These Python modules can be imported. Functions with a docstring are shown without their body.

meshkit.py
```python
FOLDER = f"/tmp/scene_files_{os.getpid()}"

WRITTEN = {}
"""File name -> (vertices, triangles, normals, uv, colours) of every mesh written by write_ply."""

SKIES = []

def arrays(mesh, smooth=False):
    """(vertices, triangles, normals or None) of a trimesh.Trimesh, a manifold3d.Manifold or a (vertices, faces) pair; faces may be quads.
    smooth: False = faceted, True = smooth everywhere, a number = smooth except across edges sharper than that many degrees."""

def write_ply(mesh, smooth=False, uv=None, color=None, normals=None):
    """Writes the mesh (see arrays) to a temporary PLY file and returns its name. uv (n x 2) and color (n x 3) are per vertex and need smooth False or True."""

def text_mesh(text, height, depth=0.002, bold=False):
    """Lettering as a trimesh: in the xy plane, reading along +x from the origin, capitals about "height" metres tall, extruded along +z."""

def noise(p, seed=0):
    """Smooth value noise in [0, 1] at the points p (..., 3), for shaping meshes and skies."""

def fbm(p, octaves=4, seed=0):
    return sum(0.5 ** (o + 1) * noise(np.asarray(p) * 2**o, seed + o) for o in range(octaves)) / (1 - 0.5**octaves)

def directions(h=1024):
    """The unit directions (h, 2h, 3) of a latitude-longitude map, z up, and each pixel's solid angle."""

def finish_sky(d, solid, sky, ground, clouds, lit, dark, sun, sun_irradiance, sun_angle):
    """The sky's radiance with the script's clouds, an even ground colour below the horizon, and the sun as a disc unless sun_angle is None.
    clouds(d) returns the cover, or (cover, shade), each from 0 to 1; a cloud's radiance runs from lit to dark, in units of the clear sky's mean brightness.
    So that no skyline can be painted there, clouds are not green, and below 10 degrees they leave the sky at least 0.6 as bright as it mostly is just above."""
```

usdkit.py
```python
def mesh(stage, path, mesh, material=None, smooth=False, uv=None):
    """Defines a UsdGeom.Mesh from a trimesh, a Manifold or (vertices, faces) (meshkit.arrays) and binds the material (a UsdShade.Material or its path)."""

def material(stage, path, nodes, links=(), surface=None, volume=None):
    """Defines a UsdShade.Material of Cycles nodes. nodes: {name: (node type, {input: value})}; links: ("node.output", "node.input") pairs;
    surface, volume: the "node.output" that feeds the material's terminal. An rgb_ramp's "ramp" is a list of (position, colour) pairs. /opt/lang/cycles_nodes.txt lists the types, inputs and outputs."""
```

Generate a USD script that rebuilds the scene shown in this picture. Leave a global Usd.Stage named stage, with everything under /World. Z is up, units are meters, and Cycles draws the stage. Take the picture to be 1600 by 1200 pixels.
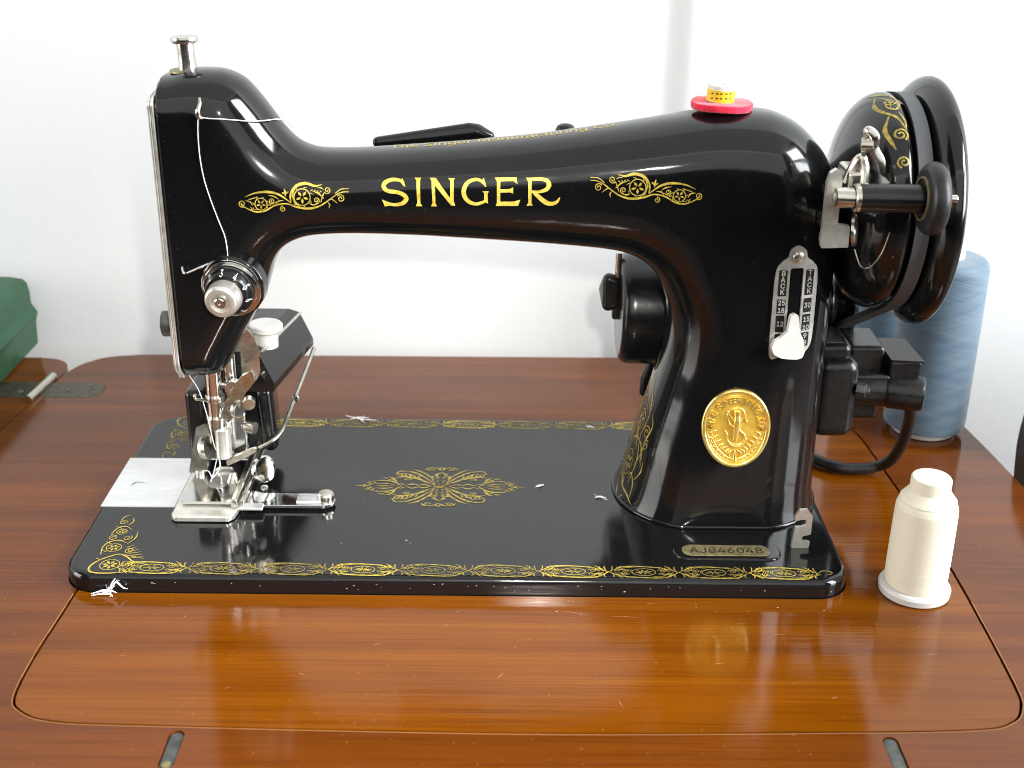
import math, random, numpy as np, trimesh, manifold3d as m3, usdkit, meshkit
from scipy.ndimage import gaussian_filter, map_coordinates
from scipy.spatial import cKDTree
from shapely.geometry import Polygon, Point, box as sbox
from shapely.ops import unary_union
from pxr import Usd, UsdGeom, UsdLux, UsdShade, Gf, Sdf

stage = Usd.Stage.CreateInMemory()
UsdGeom.SetStageUpAxis(stage, UsdGeom.Tokens.z)
UsdGeom.SetStageMetersPerUnit(stage, 1.0)
UsdGeom.Xform.Define(stage, '/World')
UsdGeom.Scope.Define(stage, '/World/Looks')
MM = 0.001                      # everything below is modelled in millimetres: x right, y to the wall, z up, table top at z = 0
PI = math.pi
rnd = random.Random(7)
nrg = np.random.default_rng(7)

# ------------------------------------------------------------------ camera
EYE = np.array([205.7, -503.0, 328.1])
PITCH, YAW, ROLL, FPX = 0.410513, 0.005738, 0.01262, 1953.86
_f = np.array([math.sin(YAW) * math.cos(PITCH), math.cos(YAW) * math.cos(PITCH), -math.sin(PITCH)])
_r = np.array([math.cos(YAW), -math.sin(YAW), 0.0]); _u = np.cross(_r, _f)
RT = math.cos(ROLL) * _r + math.sin(ROLL) * _u; UP = -math.sin(ROLL) * _r + math.cos(ROLL) * _u
cam = UsdGeom.Camera.Define(stage, '/World/camera')
M4 = np.eye(4); M4[0, :3], M4[1, :3], M4[2, :3], M4[3, :3] = RT, UP, -_f, EYE * MM
cam.AddTransformOp().Set(Gf.Matrix4d(*M4.ravel().tolist()))
cam.CreateHorizontalApertureAttr(36.0); cam.CreateVerticalApertureAttr(27.0)
cam.CreateFocalLengthAttr(36.0 * FPX / 1600)
cam.CreateFStopAttr(12.0); cam.CreateFocusDistanceAttr(0.61)
cam.CreateClippingRangeAttr(Gf.Vec2f(0.02, 50))
cam.CreateExposureAttr(0.0)

# ------------------------------------------------------------------ light: a window on the right, the flash beside the lens, a pale ceiling
def rect_light(name, pos, target, w, h, power, color):
    L = UsdLux.RectLight.Define(stage, '/World/' + name)
    p, t = np.array(pos, float), np.array(target, float)
    z = (p - t) / np.linalg.norm(p - t); x = np.cross([0, 0, 1.0], z)
    x = np.array([1.0, 0, 0]) if np.linalg.norm(x) < 1e-6 else x / np.linalg.norm(x)
    y = np.cross(z, x); M = np.eye(4); M[0, :3], M[1, :3], M[2, :3], M[3, :3] = x, y, z, p * MM
    L.AddTransformOp().Set(Gf.Matrix4d(*M.ravel().tolist()))
    L.CreateWidthAttr(w * MM); L.CreateHeightAttr(h * MM); L.CreateIntensityAttr(power); L.CreateColorAttr(Gf.Vec3f(*color))
    return L
rect_light('window_light', (2475, -770, 640), (250, 120, 60), 1200, 1150, 21.0, (0.93, 0.97, 1.0))
rect_light('window_upper_pane_light', (2475, -770, 1790), (250, 120, 60), 1250, 640, 32.0, (0.93, 0.97, 1.0))
rect_light('curtained_window_light', (-2700, -560, 620), (150, 150, 60), 1400, 1450, 8.5, (1.0, 0.98, 0.94))
def flash(pos, target, radius, power, cone):
    L = UsdLux.SphereLight.Define(stage, '/World/camera_flash')
    p, t = np.array(pos, float), np.array(target, float); z = (p - t) / np.linalg.norm(p - t); x = np.cross([0, 0, 1.0], z); x /= np.linalg.norm(x); y = np.cross(z, x)
    M = np.eye(4); M[0, :3], M[1, :3], M[2, :3], M[3, :3] = x, y, z, p * MM
    L.AddTransformOp().Set(Gf.Matrix4d(*M.ravel().tolist())); L.CreateRadiusAttr(radius * MM); L.CreateIntensityAttr(power); L.CreateColorAttr(Gf.Vec3f(1.0, .96, .9))
    sh = UsdLux.ShapingAPI.Apply(L.GetPrim()); sh.CreateShapingConeAngleAttr(cone); sh.CreateShapingConeSoftnessAttr(1.0)
flash(EYE + 34 * RT + 42 * UP - 5 * _f, (150, 0, 10), 11, 3300.0, 23.5)
rect_light('ceiling_light', (200, -1100, 2410), (200, -1100, 0), 4200, 3000, 0.85, (1.0, 0.98, 0.95))

rect_light('room_light', (200, -2600, 1450), (200, 0, 700), 4200, 1900, 1.25, (0.97, 1.0, 0.97))

# ------------------------------------------------------------------ materials
def mat(name, nodes, links=(), surface='p.BSDF', volume=None):
    return usdkit.material(stage, '/World/Looks/' + name, nodes, links, surface=surface, volume=volume)
def plain(name, color, rough, metal=0.0, bump=0.0, bscale=400.0, **kw):
    nodes = {'p': ('principled_bsdf', dict(base_color=color, roughness=rough, metallic=metal, **kw))}
    links = []
    if bump:
        nodes.update({'g': ('geometry', {}), 'n': ('noise_texture', {'scale': bscale, 'detail': 3.0}), 'b': ('bump', {'strength': 1.0, 'distance': bump})})
        links = [('g.position', 'n.vector'), ('n.fac', 'b.height'), ('b.normal', 'p.normal')]
    return mat(name, nodes, links)
def varied(name, c1, c2, scale, rough, r2=None, metal=0.0, bump=0.0, stretch=(1, 1, 1), lo=.35, hi=.65, detail=4.0, **kw):
    nodes = {'g': ('geometry', {}), 'm': ('mapping', {'scale': stretch}), 'n': ('noise_texture', {'scale': scale, 'detail': detail}),
             'r': ('rgb_ramp', {'ramp': [(0, c1), (lo, c1), (hi, c2), (1, c2)]}),
             'k': ('map_range', {'from_min': 0.3, 'from_max': 0.7, 'to_min': rough, 'to_max': rough if r2 is None else r2}),
             'p': ('principled_bsdf', dict(metallic=metal, **kw))}
    links = [('g.position', 'm.vector'), ('m.vector', 'n.vector'), ('n.fac', 'r.fac'), ('r.color', 'p.base_color'), ('n.fac', 'k.value'), ('k.result', 'p.roughness')]
    if bump:
        nodes['b'] = ('bump', {'strength': 1.0, 'distance': bump}); links += [('n.fac', 'b.height'), ('b.normal', 'p.normal')]
    return mat(name, nodes, links)

# black enamel: dust specks and a faint haze in the gloss
K = {}
K['enamel'] = mat('black_enamel', {
    'g': ('geometry', {}), 'n': ('noise_texture', {'scale': 55.0, 'detail': 5.0}), 'k': ('map_range', {'from_min': .35, 'from_max': .7, 'to_min': .07, 'to_max': .16}),
    'd': ('noise_texture', {'scale': 1500.0, 'detail': 1.0}), 'dr': ('rgb_ramp', {'ramp': [(0, (.0055, .0055, .006)), (.735, (.0055, .0055, .006)), (.78, (.05, .05, .045)), (1, (.05, .05, .045))]}),
    'w': ('noise_texture', {'scale': 90.0, 'detail': 1.0}), 'b': ('bump', {'strength': 1.0, 'distance': .00004}),
    'p': ('principled_bsdf', {'specular_ior_level': .5, 'coat_weight': .06, 'coat_roughness': .3})},
    [('g.position', 'n.vector'), ('n.fac', 'k.value'), ('k.result', 'p.roughness'), ('g.position', 'd.vector'), ('d.fac', 'dr.fac'), ('dr.color', 'p.base_color'),
     ('g.position', 'w.vector'), ('w.fac', 'b.height'), ('b.normal', 'p.normal')])
K['blackpaint'] = plain('black_paint', (.008, .008, .009), .22, bump=.00003, bscale=500)
K['bakelite'] = varied('black_bakelite', (.006, .006, .0065), (.009, .009, .0095), 300, .26, .36)
K['rubber'] = varied('black_rubber', (.010, .010, .011), (.016, .016, .016), 350, .36, .48, bump=.00003)
K['belt'] = plain('belt_rubber', (.085, .088, .094), .5, bump=.00004, bscale=900)
K['chrome'] = varied('chrome', (.66, .655, .64), (.74, .735, .72), 120, .07, .16, metal=1.0)
K['nickel'] = varied('nickel', (.60, .565, .50), (.70, .665, .60), 160, .2, .3, metal=1.0)
K['brightnickel'] = varied('bright_nickel', (.72, .695, .63), (.79, .765, .70), 160, .24, .32, metal=.72)
K['whitenickel'] = varied('white_nickel', (.80, .785, .74), (.84, .83, .79), 90, .3, .36, metal=.3)
K['agednickel'] = varied('aged_nickel', (.44, .41, .35), (.55, .52, .45), 160, .24, .34, metal=1.0)
K['platemetal'] = varied('plate_metal', (.42, .36, .32), (.55, .49, .45), 160, .2, .3, metal=1.0)
K['black'] = plain('dead_black', (.004, .004, .004), .8, specular_ior_level=.05)
K['steel'] = varied('bright_steel', (.80, .81, .82), (.86, .87, .88), 40, .2, .3, metal=.75, stretch=(1, 3, 1))
K['dullmetal'] = varied('dull_metal', (.07, .08, .075), (.14, .145, .135), 220, .35, .5, metal=.7)
K['gold'] = varied('gold_leaf', (.68, .47, .05), (.95, .74, .13), 420, .3, .45, metal=.3, lo=.3, hi=.6)
K['goldworn'] = varied('worn_gold_leaf', (.20, .155, .04), (.50, .38, .07), 500, .34, .5, metal=.3, lo=.35, hi=.65)
K['goldmid'] = varied('dulled_gold_leaf', (.42, .30, .05), (.78, .60, .09), 450, .32, .46, metal=.3, lo=.32, hi=.62)
K['bronze'] = varied('dull_bronze', (.075, .068, .05), (.13, .115, .085), 220, .32, .45, metal=.75)
K['badge'] = varied('gilt_metal', (1.0, .72, .17), (1.0, .80, .28), 300, .16, .24, metal=.8)
K['badgeback'] = varied('gilt_ground', (.80, .50, .06), (.92, .60, .10), 300, .28, .36, metal=.55)
K['badgedark'] = plain('gilt_shadow', (.28, .14, .015), .4, metal=.7)
K['brass'] = varied('dull_brass', (.20, .17, .08), (.34, .29, .15), 300, .35, .5, metal=.6)
K['ink'] = plain('dark_ink', (.012, .010, .007), .6, specular_ior_level=.2)
K['white'] = plain('white_mark', (.75, .74, .70), .5)
K['greymark'] = plain('worn_white_mark', (.40, .40, .38), .5)
K['felt'] = varied('red_felt', (.74, .006, .04), (.90, .02, .08), 900, .95, bump=.0003, sheen_weight=.4)
K['yellow'] = plain('yellow_paper', (.85, .62, .02), .5)
K['palecore'] = plain('pale_spool_plastic', (.78, .77, .72), .45)
K['spoolplastic'] = plain('translucent_white_plastic', (.64, .625, .61), .3)
K['thread'] = plain('white_thread', (.82, .82, .84), .6)
K['dust'] = plain('pale_dust', (.42, .42, .42), .9)
K['lint'] = plain('white_lint', (.85, .86, .9), .8)
K['metalgrey'] = varied('grey_bracket_paint', (.2, .21, .21), (.27, .28, .28), 150, .35, .45)
K['darkcloth'] = varied('dark_grey_upholstery', (.11, .105, .095), (.14, .135, .12), 400, .8, bump=.0003)
K['cream'] = mat('cream_thread_winding', {
    'g': ('geometry', {}), 'm': ('mapping', {'scale': (30, 30, 1100)}), 'n': ('noise_texture', {'scale': 1.0, 'detail': 2.0}), 'b': ('bump', {'strength': .6, 'distance': .0002}),
    'r': ('rgb_ramp', {'ramp': [(0, (.76, .70, .54)), (1, (.86, .81, .68))]}), 'p': ('principled_bsdf', {'roughness': .65, 'sheen_weight': .2})},
    [('g.position', 'm.vector'), ('m.vector', 'n.vector'), ('n.fac', 'b.height'), ('b.normal', 'p.normal'), ('n.fac', 'r.fac'), ('r.color', 'p.base_color')])
K['blue'] = mat('blue_thread_winding', {     # cross-wound thread: diagonal bands of tone that lean up and down round the cone
    'g': ('texture_coordinate', {}), 's': ('separate_xyz', {}), 'at': ('math', {'math_type': 'arctan2'}),
    'k1': ('math', {'math_type': 'multiply_add', 'value2': .0065}), 'k2': ('math', {'math_type': 'multiply_add', 'value2': -.0065}),
    'c1': ('combine_xyz', {'y': 0.0, 'z': 0.0}), 'c2': ('combine_xyz', {'y': 5.0, 'z': 0.0}),
    'n1': ('noise_texture', {'scale': 190.0, 'detail': 4.0}), 'n2': ('noise_texture', {'scale': 190.0, 'detail': 4.0}),
    'f1': ('noise_texture', {'scale': 1100.0, 'detail': 1.0}), 'f2': ('noise_texture', {'scale': 1100.0, 'detail': 1.0}),
    'a': ('math', {'math_type': 'add'}), 'h': ('math', {'math_type': 'multiply', 'value2': .5}), 'hh': ('map_range', {'from_min': .36, 'from_max': .64, 'to_min': 0.0, 'to_max': 1.0}), 'fa': ('math', {'math_type': 'add'}),
    'r': ('rgb_ramp', {'ramp': [(0, (.085, .145, .205)), (.1, (.085, .145, .205)), (.9, (.145, .215, .28)), (1, (.145, .215, .28))]}),
    'b': ('bump', {'strength': .7, 'distance': .0002}), 'p': ('principled_bsdf', {'roughness': .6, 'sheen_weight': .25})},
    [('g.object', 's.vector'), ('s.y', 'at.value1'), ('s.x', 'at.value2'), ('at.value', 'k1.value1'), ('at.value', 'k2.value1'), ('s.z', 'k1.value3'), ('s.z', 'k2.value3'),
     ('k1.value', 'c1.x'), ('k2.value', 'c2.x'), ('c1.vector', 'n1.vector'), ('c2.vector', 'n2.vector'), ('c1.vector', 'f1.vector'), ('c2.vector', 'f2.vector'),
     ('n1.fac', 'a.value1'), ('n2.fac', 'a.value2'), ('a.value', 'h.value1'), ('h.value', 'hh.value'), ('hh.result', 'r.fac'), ('r.color', 'p.base_color'),
     ('f1.fac', 'fa.value1'), ('f2.fac', 'fa.value2'), ('fa.value', 'b.height'), ('b.normal', 'p.normal')])
def wood(name, c1, c2, c3, seed):
    return mat(name, {
        'g': ('geometry', {}), 'm': ('mapping', {'scale': (1.6, 75, 75), 'location': (seed, seed * 3.1, 0)}), 'm2': ('mapping', {'scale': (14, 900, 900), 'location': (seed, 0, 0)}),
        'n': ('noise_texture', {'scale': 1.0, 'detail': 5.0, 'distortion': .4}), 'f': ('noise_texture', {'scale': 1.0, 'detail': 3.0}), 'v': ('noise_texture', {'scale': 1.0, 'detail': 3.0, 'distortion': .6}), 'm3': ('mapping', {'scale': (4.5, 20, 20), 'location': (seed * 2.3, seed, 0)}),
        'r': ('rgb_ramp', {'ramp': [(0, c1), (.3, c1), (.5, c2), (.72, c3), (1, c3)]}),
        'fr': ('rgb_ramp', {'ramp': [(0, (.5, .42, .36)), (.33, (.64, .58, .52)), (.52, (1, 1, 1)), (1, (1.06, 1.06, 1.06))]}),
        'x': ('mix', {'mix_type': 'multiply', 'fac': .6}),
        'vr': ('rgb_ramp', {'ramp': [(0, (.7, .65, .6)), (.35, (.84, .81, .78)), (.65, (1.1, 1.08, 1.04)), (1, (1.22, 1.2, 1.14))]}), 'x2': ('mix', {'mix_type': 'multiply', 'fac': 1.0}),
        'sp': ('noise_texture', {'scale': 420.0, 'detail': 1.0}), 'spr': ('rgb_ramp', {'ramp': [(0, (0, 0, 0)), (.72, (0, 0, 0)), (.77, (1, 1, 1)), (1, (1, 1, 1))]}),
        'x3': ('mix', {'mix_type': 'mix', 'color2': (.5, .26, .08)}), 'sf': ('math', {'math_type': 'multiply', 'value2': .16}),
        'k': ('map_range', {'from_min': .3, 'from_max': .7, 'to_min': .05, 'to_max': .13}), 'b': ('bump', {'strength': .5, 'distance': .00008}),
        'p': ('principled_bsdf', {'specular_ior_level': .32})},
        [('g.position', 'm.vector'), ('g.position', 'm2.vector'), ('m.vector', 'n.vector'), ('m2.vector', 'f.vector'), ('g.position', 'm3.vector'), ('m3.vector', 'v.vector'), ('n.fac', 'r.fac'), ('f.fac', 'fr.fac'),
         ('r.color', 'x.color1'), ('fr.color', 'x.color2'), ('v.fac', 'vr.fac'), ('x.color', 'x2.color1'), ('vr.color', 'x2.color2'),
         ('g.position', 'sp.vector'), ('sp.fac', 'spr.fac'), ('spr.color', 'sf.value1'), ('sf.value', 'x3.fac'), ('x2.color', 'x3.color1'), ('x3.color', 'p.base_color'),
         ('v.fac', 'k.value'), ('k.result', 'p.roughness'), ('f.fac', 'b.height'), ('b.normal', 'p.normal')])
K['wood'] = wood('mahogany_veneer', (.098, .024, .0025), (.128, .033, .003), (.158, .044, .004), 0.0)
K['woodflap'] = wood('mahogany_flap', (.128, .033, .0010), (.166, .046, .0012), (.206, .062, .0022), 4.7)
K['woodedge'] = plain('worn_wood_edge', (.33, .15, .05), .5, bump=.0001, bscale=300)
K['wall'] = mat('white_plaster', {
    'g': ('geometry', {}), 'n': ('noise_texture', {'scale': 130.0, 'detail': 4.0}), 'n2': ('noise_texture', {'scale': 3.0, 'detail': 2.0}), 'b': ('bump', {'strength': .7, 'distance': .00026}),
    'r': ('rgb_ramp', {'ramp': [(0, (.80, .81, .81)), (1, (.86, .87, .87))]}), 'p': ('principled_bsdf', {'roughness': .75})},
    [('g.position', 'n.vector'), ('n.fac', 'b.height'), ('b.normal', 'p.normal'), ('g.position', 'n2.vector'), ('n2.fac', 'r.fac'), ('r.color', 'p.base_color')])
K['green'] = varied('green_plastic', (.010, .062, .025), (.016, .088, .037), 120, .35, .5)
K['floor'] = plain('brown_floor', (.12, .09, .07), .5)

# ------------------------------------------------------------------ building blocks
used = {}
def numbered(parent, name):
    k = (parent, name); used[k] = used.get(k, -1) + 1
    return name if used[k] == 0 else '%s_%03d' % (name, used[k])
def cat(ms):
    V, F, n = [], [], 0
    for v, f, _ in (meshkit.arrays(m) for m in ms):
        V.append(v); F.append(f + n); n += len(v)
    return np.vstack(V), np.vstack(F)
def data(prim, **kw):
    for k, v in kw.items():
        if v: prim.SetCustomDataByKey(k, v)
class Thing:
    def __init__(s, name, label, category, base=(0, 0, 0), group=None):
        s.path = '/World/' + numbered('/World', name); s.base = np.array(base, float)
        x = UsdGeom.Xform.Define(stage, s.path); x.AddTranslateOp().Set(Gf.Vec3d(*(s.base * MM)))
        s.prim = x.GetPrim(); data(s.prim, label=label, category=category, group=group)
    def add(s, name, mesh, material, smooth=35, under=None, label=None, normals=None, kind=None):
        up = under or s.path; path = up + '/' + numbered(up, name)
        if normals is not None:
            v, f = mesh
            m = usdkit.mesh(stage, path, ((v - s.base) * MM, f), K[material])
            m.CreateNormalsAttr([Gf.Vec3f(*n) for n in normals.tolist()]); m.SetNormalsInterpolation('vertex')
        else:
            v, f, _ = meshkit.arrays(mesh if not isinstance(mesh, list) else cat(mesh))
            m = usdkit.mesh(stage, path, trimesh.Trimesh((v - s.base) * MM, f, process=False), K[material], smooth=smooth)
        data(m.GetPrim(), label=label, kind=kind)
        return path
def single(name, mesh, material, label=None, category=None, kind=None, smooth=35, group=None):
    path = '/World/' + numbered('/World', name)
    v, f, _ = meshkit.arrays(mesh if not isinstance(mesh, list) else cat(mesh))
    m = usdkit.mesh(stage, path, trimesh.Trimesh(v * MM, f, process=False), K[material], smooth=smooth)
    data(m.GetPrim(), label=label, category=category, kind=kind, group=group)

def A(*p): return np.array(p, float)
def frame(axis):
    w = A(*axis); w = w / np.linalg.norm(w)
    u = np.cross([0, 0, 1.0], w) if abs(w[2]) < .9 else np.cross([0, 1.0, 0], w)
    u /= np.linalg.norm(u); return u, np.cross(w, u), w
def rbox(lo, hi, r=1.0, seg=12):
    lo, hi = A(*lo), A(*hi); r = min(r, .49 * (hi - lo).min())
    s = m3.Manifold.sphere(r, seg)
    return m3.Manifold.batch_hull([s.translate([hi[0] - r if i & 1 else lo[0] + r, hi[1] - r if i & 2 else lo[1] + r, hi[2] - r if i & 4 else lo[2] + r]) for i in range(8)])
def hull(*balls, seg=16):
    return m3.Manifold.batch_hull([m3.Manifold.sphere(r, seg).translate(list(p)) for p, r in balls])
def lathe(profile, origin, axis, seg=48):
    """profile: (along, radius) pairs, turned round the axis."""
    u, v, w = frame(axis); o = A(*origin); pr = np.array(profile, float)
    a = np.arange(seg) * 2 * PI / seg
    ring = np.cos(a)[:, None] * u + np.sin(a)[:, None] * v
    V = (o + pr[:, 0][:, None, None] * w + np.maximum(pr[:, 1], 1e-4)[:, None, None] * ring[None]).reshape(-1, 3)
    F = []
    for i in range(len(pr) - 1):
        for j in range(seg):
            a0, a1, b0, b1 = i * seg + j, i * seg + (j + 1) % seg, (i + 1) * seg + j, (i + 1) * seg + (j + 1) % seg
            F += [(a0, a1, b1), (a0, b1, b0)]
    return V, np.array(F)
def cyl(p0, p1, r, seg=28, bev=.4, r1=None):
    p0, p1 = A(*p0), A(*p1); L = np.linalg.norm(p1 - p0); r1 = r if r1 is None else r1; b = min(bev, .3 * r, .3 * L)
    return lathe([(0, 0), (0, r - b), (b * .3, r - b * .3), (b, r), (L - b, r1), (L - b * .3, r1 - b * .3), (L, r1 - b), (L, 0)], p0, p1 - p0, seg)
def spline(P, n=8, closed=False):
    P = np.array(P, float)
    if len(P) < 3 and not closed:
        return P[0] + (P[-1] - P[0]) * np.linspace(0, 1, n + 1)[:, None]
    Q = np.vstack([P[-1:], P, P[:2]]) if closed else np.vstack([2 * P[:1] - P[1:2], P, 2 * P[-1:] - P[-2:-1]])
    out = []; t = np.linspace(0, 1, n, endpoint=False)[:, None]
    for i in range(len(Q) - 3):
        a, b, c, d = Q[i:i + 4]
        out.append(.5 * (2 * b + (c - a) * t + (2 * a - 5 * b + 4 * c - d) * t**2 + (3 * b - a - 3 * c + d) * t**3))
    return np.vstack(out) if closed else np.vstack(out + [P[-1:]])
def tube(P, r, seg=10, n=8, sm=True):
    P = spline(P, n) if sm else np.array(P, float); k = len(P)
    R = np.full(k, float(r)) if np.ndim(r) == 0 else np.interp(np.linspace(0, 1, k), np.linspace(0, 1, len(r)), r)
    T = np.gradient(P, axis=0); T /= np.linalg.norm(T, axis=1)[:, None]
    u = np.cross(T[0], [0.3, .5, .81]); V = []
    a = np.arange(seg) * 2 * PI / seg
    for i in range(k):
        u = u - T[i] * (u @ T[i]); u /= np.linalg.norm(u); w = np.cross(T[i], u)
        V.append(P[i] + R[i] * (np.cos(a)[:, None] * u + np.sin(a)[:, None] * w))
    V = np.vstack(V + [P[:1], P[-1:]]); F = []
    for i in range(k - 1):
        for j in range(seg):
            a0, a1, b0, b1 = i * seg + j, i * seg + (j + 1) % seg, (i + 1) * seg + j, (i + 1) * seg + (j + 1) % seg
            F += [(a0, a1, b1), (a0, b1, b0)]
    for j in range(seg):
        F += [(k * seg, (j + 1) % seg, j), (k * seg + 1, (k - 1) * seg + j, (k - 1) * seg + (j + 1) % seg)]
    return V, np.array(F)
def extrude(poly, depth, origin, u, v, bev=0.0):
    """A flat outline in the plane of u and v, given depth along u x v; bev chamfers the far edge."""
    u, v = A(*u), A(*v); w = np.cross(u, v); out = []
    for g in getattr(poly, 'geoms', [poly]):
        if bev:
            inner = g.buffer(-bev)
            parts = [(g, 0, depth - bev)]
            m = trimesh.creation.extrude_polygon(g, depth - bev, engine='earcut')
            cap = m3.Manifold.batch_hull([m3.Manifold(m3.Mesh(np.asarray(trimesh.creation.extrude_polygon(q, h, engine='earcut').vertices, np.float32), np.asarray(trimesh.creation.extrude_polygon(q, h, engine='earcut').faces, np.uint32))) for q, h in ((g, depth - bev), (inner, depth))]) if g.convex_hull.area < g.area * 1.02 else None
            if cap is not None:
                vv, ff, _ = meshkit.arrays(cap); out.append((vv, ff)); continue
        m = trimesh.creation.extrude_polygon(g, depth, engine='earcut'); out.append((np.array(m.vertices), np.array(m.faces)))
    V, F = cat(out)
    return A(*origin) + V[:, :1] * u + V[:, 1:2] * v + V[:, 2:] * w, F
def rrect(x0, y0, x1, y1, r, seg=8):
    return sbox(x0 + r, y0 + r, x1 - r, y1 - r).buffer(r, quad_segs=seg)
def slab(poly, z0, z1, bev, bottom=False):
    """Plate with a rounded upper edge: rings of the outline moved inwards."""
    ring = np.array(poly.segmentize(2.0).exterior.coords)[:-1]
    if not poly.exterior.is_ccw: ring = ring[::-1]
    nx = np.roll(ring, -1, 0) - np.roll(ring, 1, 0); nn = np.stack([nx[:, 1], -nx[:, 0]], 1); nn /= np.linalg.norm(nn, axis=1)[:, None]
    prof = [(0, z0)] + [(bev * (1 - math.cos(t)), z1 - bev * (1 - math.sin(t))) for t in np.linspace(0, PI / 2, 7)]
    V = np.vstack([np.column_stack([ring - nn * d, np.full(len(ring), z)]) for d, z in prof]); n = len(ring); F = []
    for i in range(len(prof) - 1):
        for j in range(n):
            a0, a1, b0, b1 = i * n + j, i * n + (j + 1) % n, (i + 1) * n + j, (i + 1) * n + (j + 1) % n
            F += [(a0, a1, b1), (a0, b1, b0)]
    top = V[-n:]; c = len(V); tri = trimesh.creation.triangulate_polygon(Polygon(top[:, :2]), engine='earcut')
    idx = cKDTree(top[:, :2]).query(tri[0])[1] + (c - n)
    F += [tuple(idx[t]) for t in tri[1]]
    return V, np.array(F)
def face_up(m):
    v, f = m; n = np.cross(v[f[:, 1]] - v[f[:, 0]], v[f[:, 2]] - v[f[:, 0]])
    bad = n[:, 2] < 0; f = f.copy(); f[bad] = f[bad][:, ::-1]; return v, f

# ------------------------------------------------------------------ flat ornament: tapered strokes that are laid on a surface
WS = [1.0]
def stroke(P, w, n=7):
    w = np.asarray(w, float) * WS[0]
    C = spline(P, n); k = len(C)
    W = np.interp(np.linspace(0, 1, k), np.linspace(0, 1, len(w)), w) if np.ndim(w) else np.full(k, float(w))
    T = np.gradient(C, axis=0); T /= np.maximum(np.linalg.norm(T, axis=1), 1e-9)[:, None]; N = np.stack([-T[:, 1], T[:, 0]], 1)
    V = np.vstack([C - N * W[:, None] / 2, C, C + N * W[:, None] / 2])
    F = []
    for i in range(k - 1):
        F += [(i, i + 1, k + i + 1), (i, k + i + 1, k + i), (k + i, k + i + 1, 2 * k + i + 1), (k + i, 2 * k + i + 1, 2 * k + i)]
    return V, np.array(F)[:, ::-1]
def curl(c, r, a0, turns, w):
    t = np.linspace(0, 1, max(6, int(9 * abs(turns)))); a = a0 + turns * 2 * PI * t; rr = r * (1 - .82 * t)
    return stroke(np.stack([c[0] + rr * np.cos(a), c[1] + rr * np.sin(a)], 1), w, 3)
def flower(c, r, w, petals=5, ring=True):
    out = [curl(c, r, 0, 1.0, w)] if False else []
    if ring:
        a = np.linspace(0, 2 * PI, 17); out.append(stroke(np.stack([c[0] + r * np.cos(a), c[1] + r * np.sin(a)], 1), w, 2))
    for i in range(petals):
        a = i * 2 * PI / petals + .3; d = A(math.cos(a), math.sin(a))
        out.append(stroke([c + d * r * .18, c + d * r * .48, c + d * r * .8], [w * .6, r * .42, w * .5], 4))
    return out
def flip(ms, fx=None, fy=None):
    out = []
    for v, f in ms:
        v = v.copy(); f = f.copy()
        if fx is not None: v[:, 0] = 2 * fx - v[:, 0]; f = f[:, ::-1]
        if fy is not None: v[:, 1] = 2 * fy - v[:, 1]; f = f[:, ::-1]
        out.append((v, f))
    return out
def laid(ms, place, lift=.10, step=.006):
    """place(points 2D, height) -> points 3D; every stroke a hair higher than the last, so that crossings never coincide."""
    return cat([(place(v, lift + step * (i % 24)), f) for i, (v, f) in enumerate(ms)])
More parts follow.
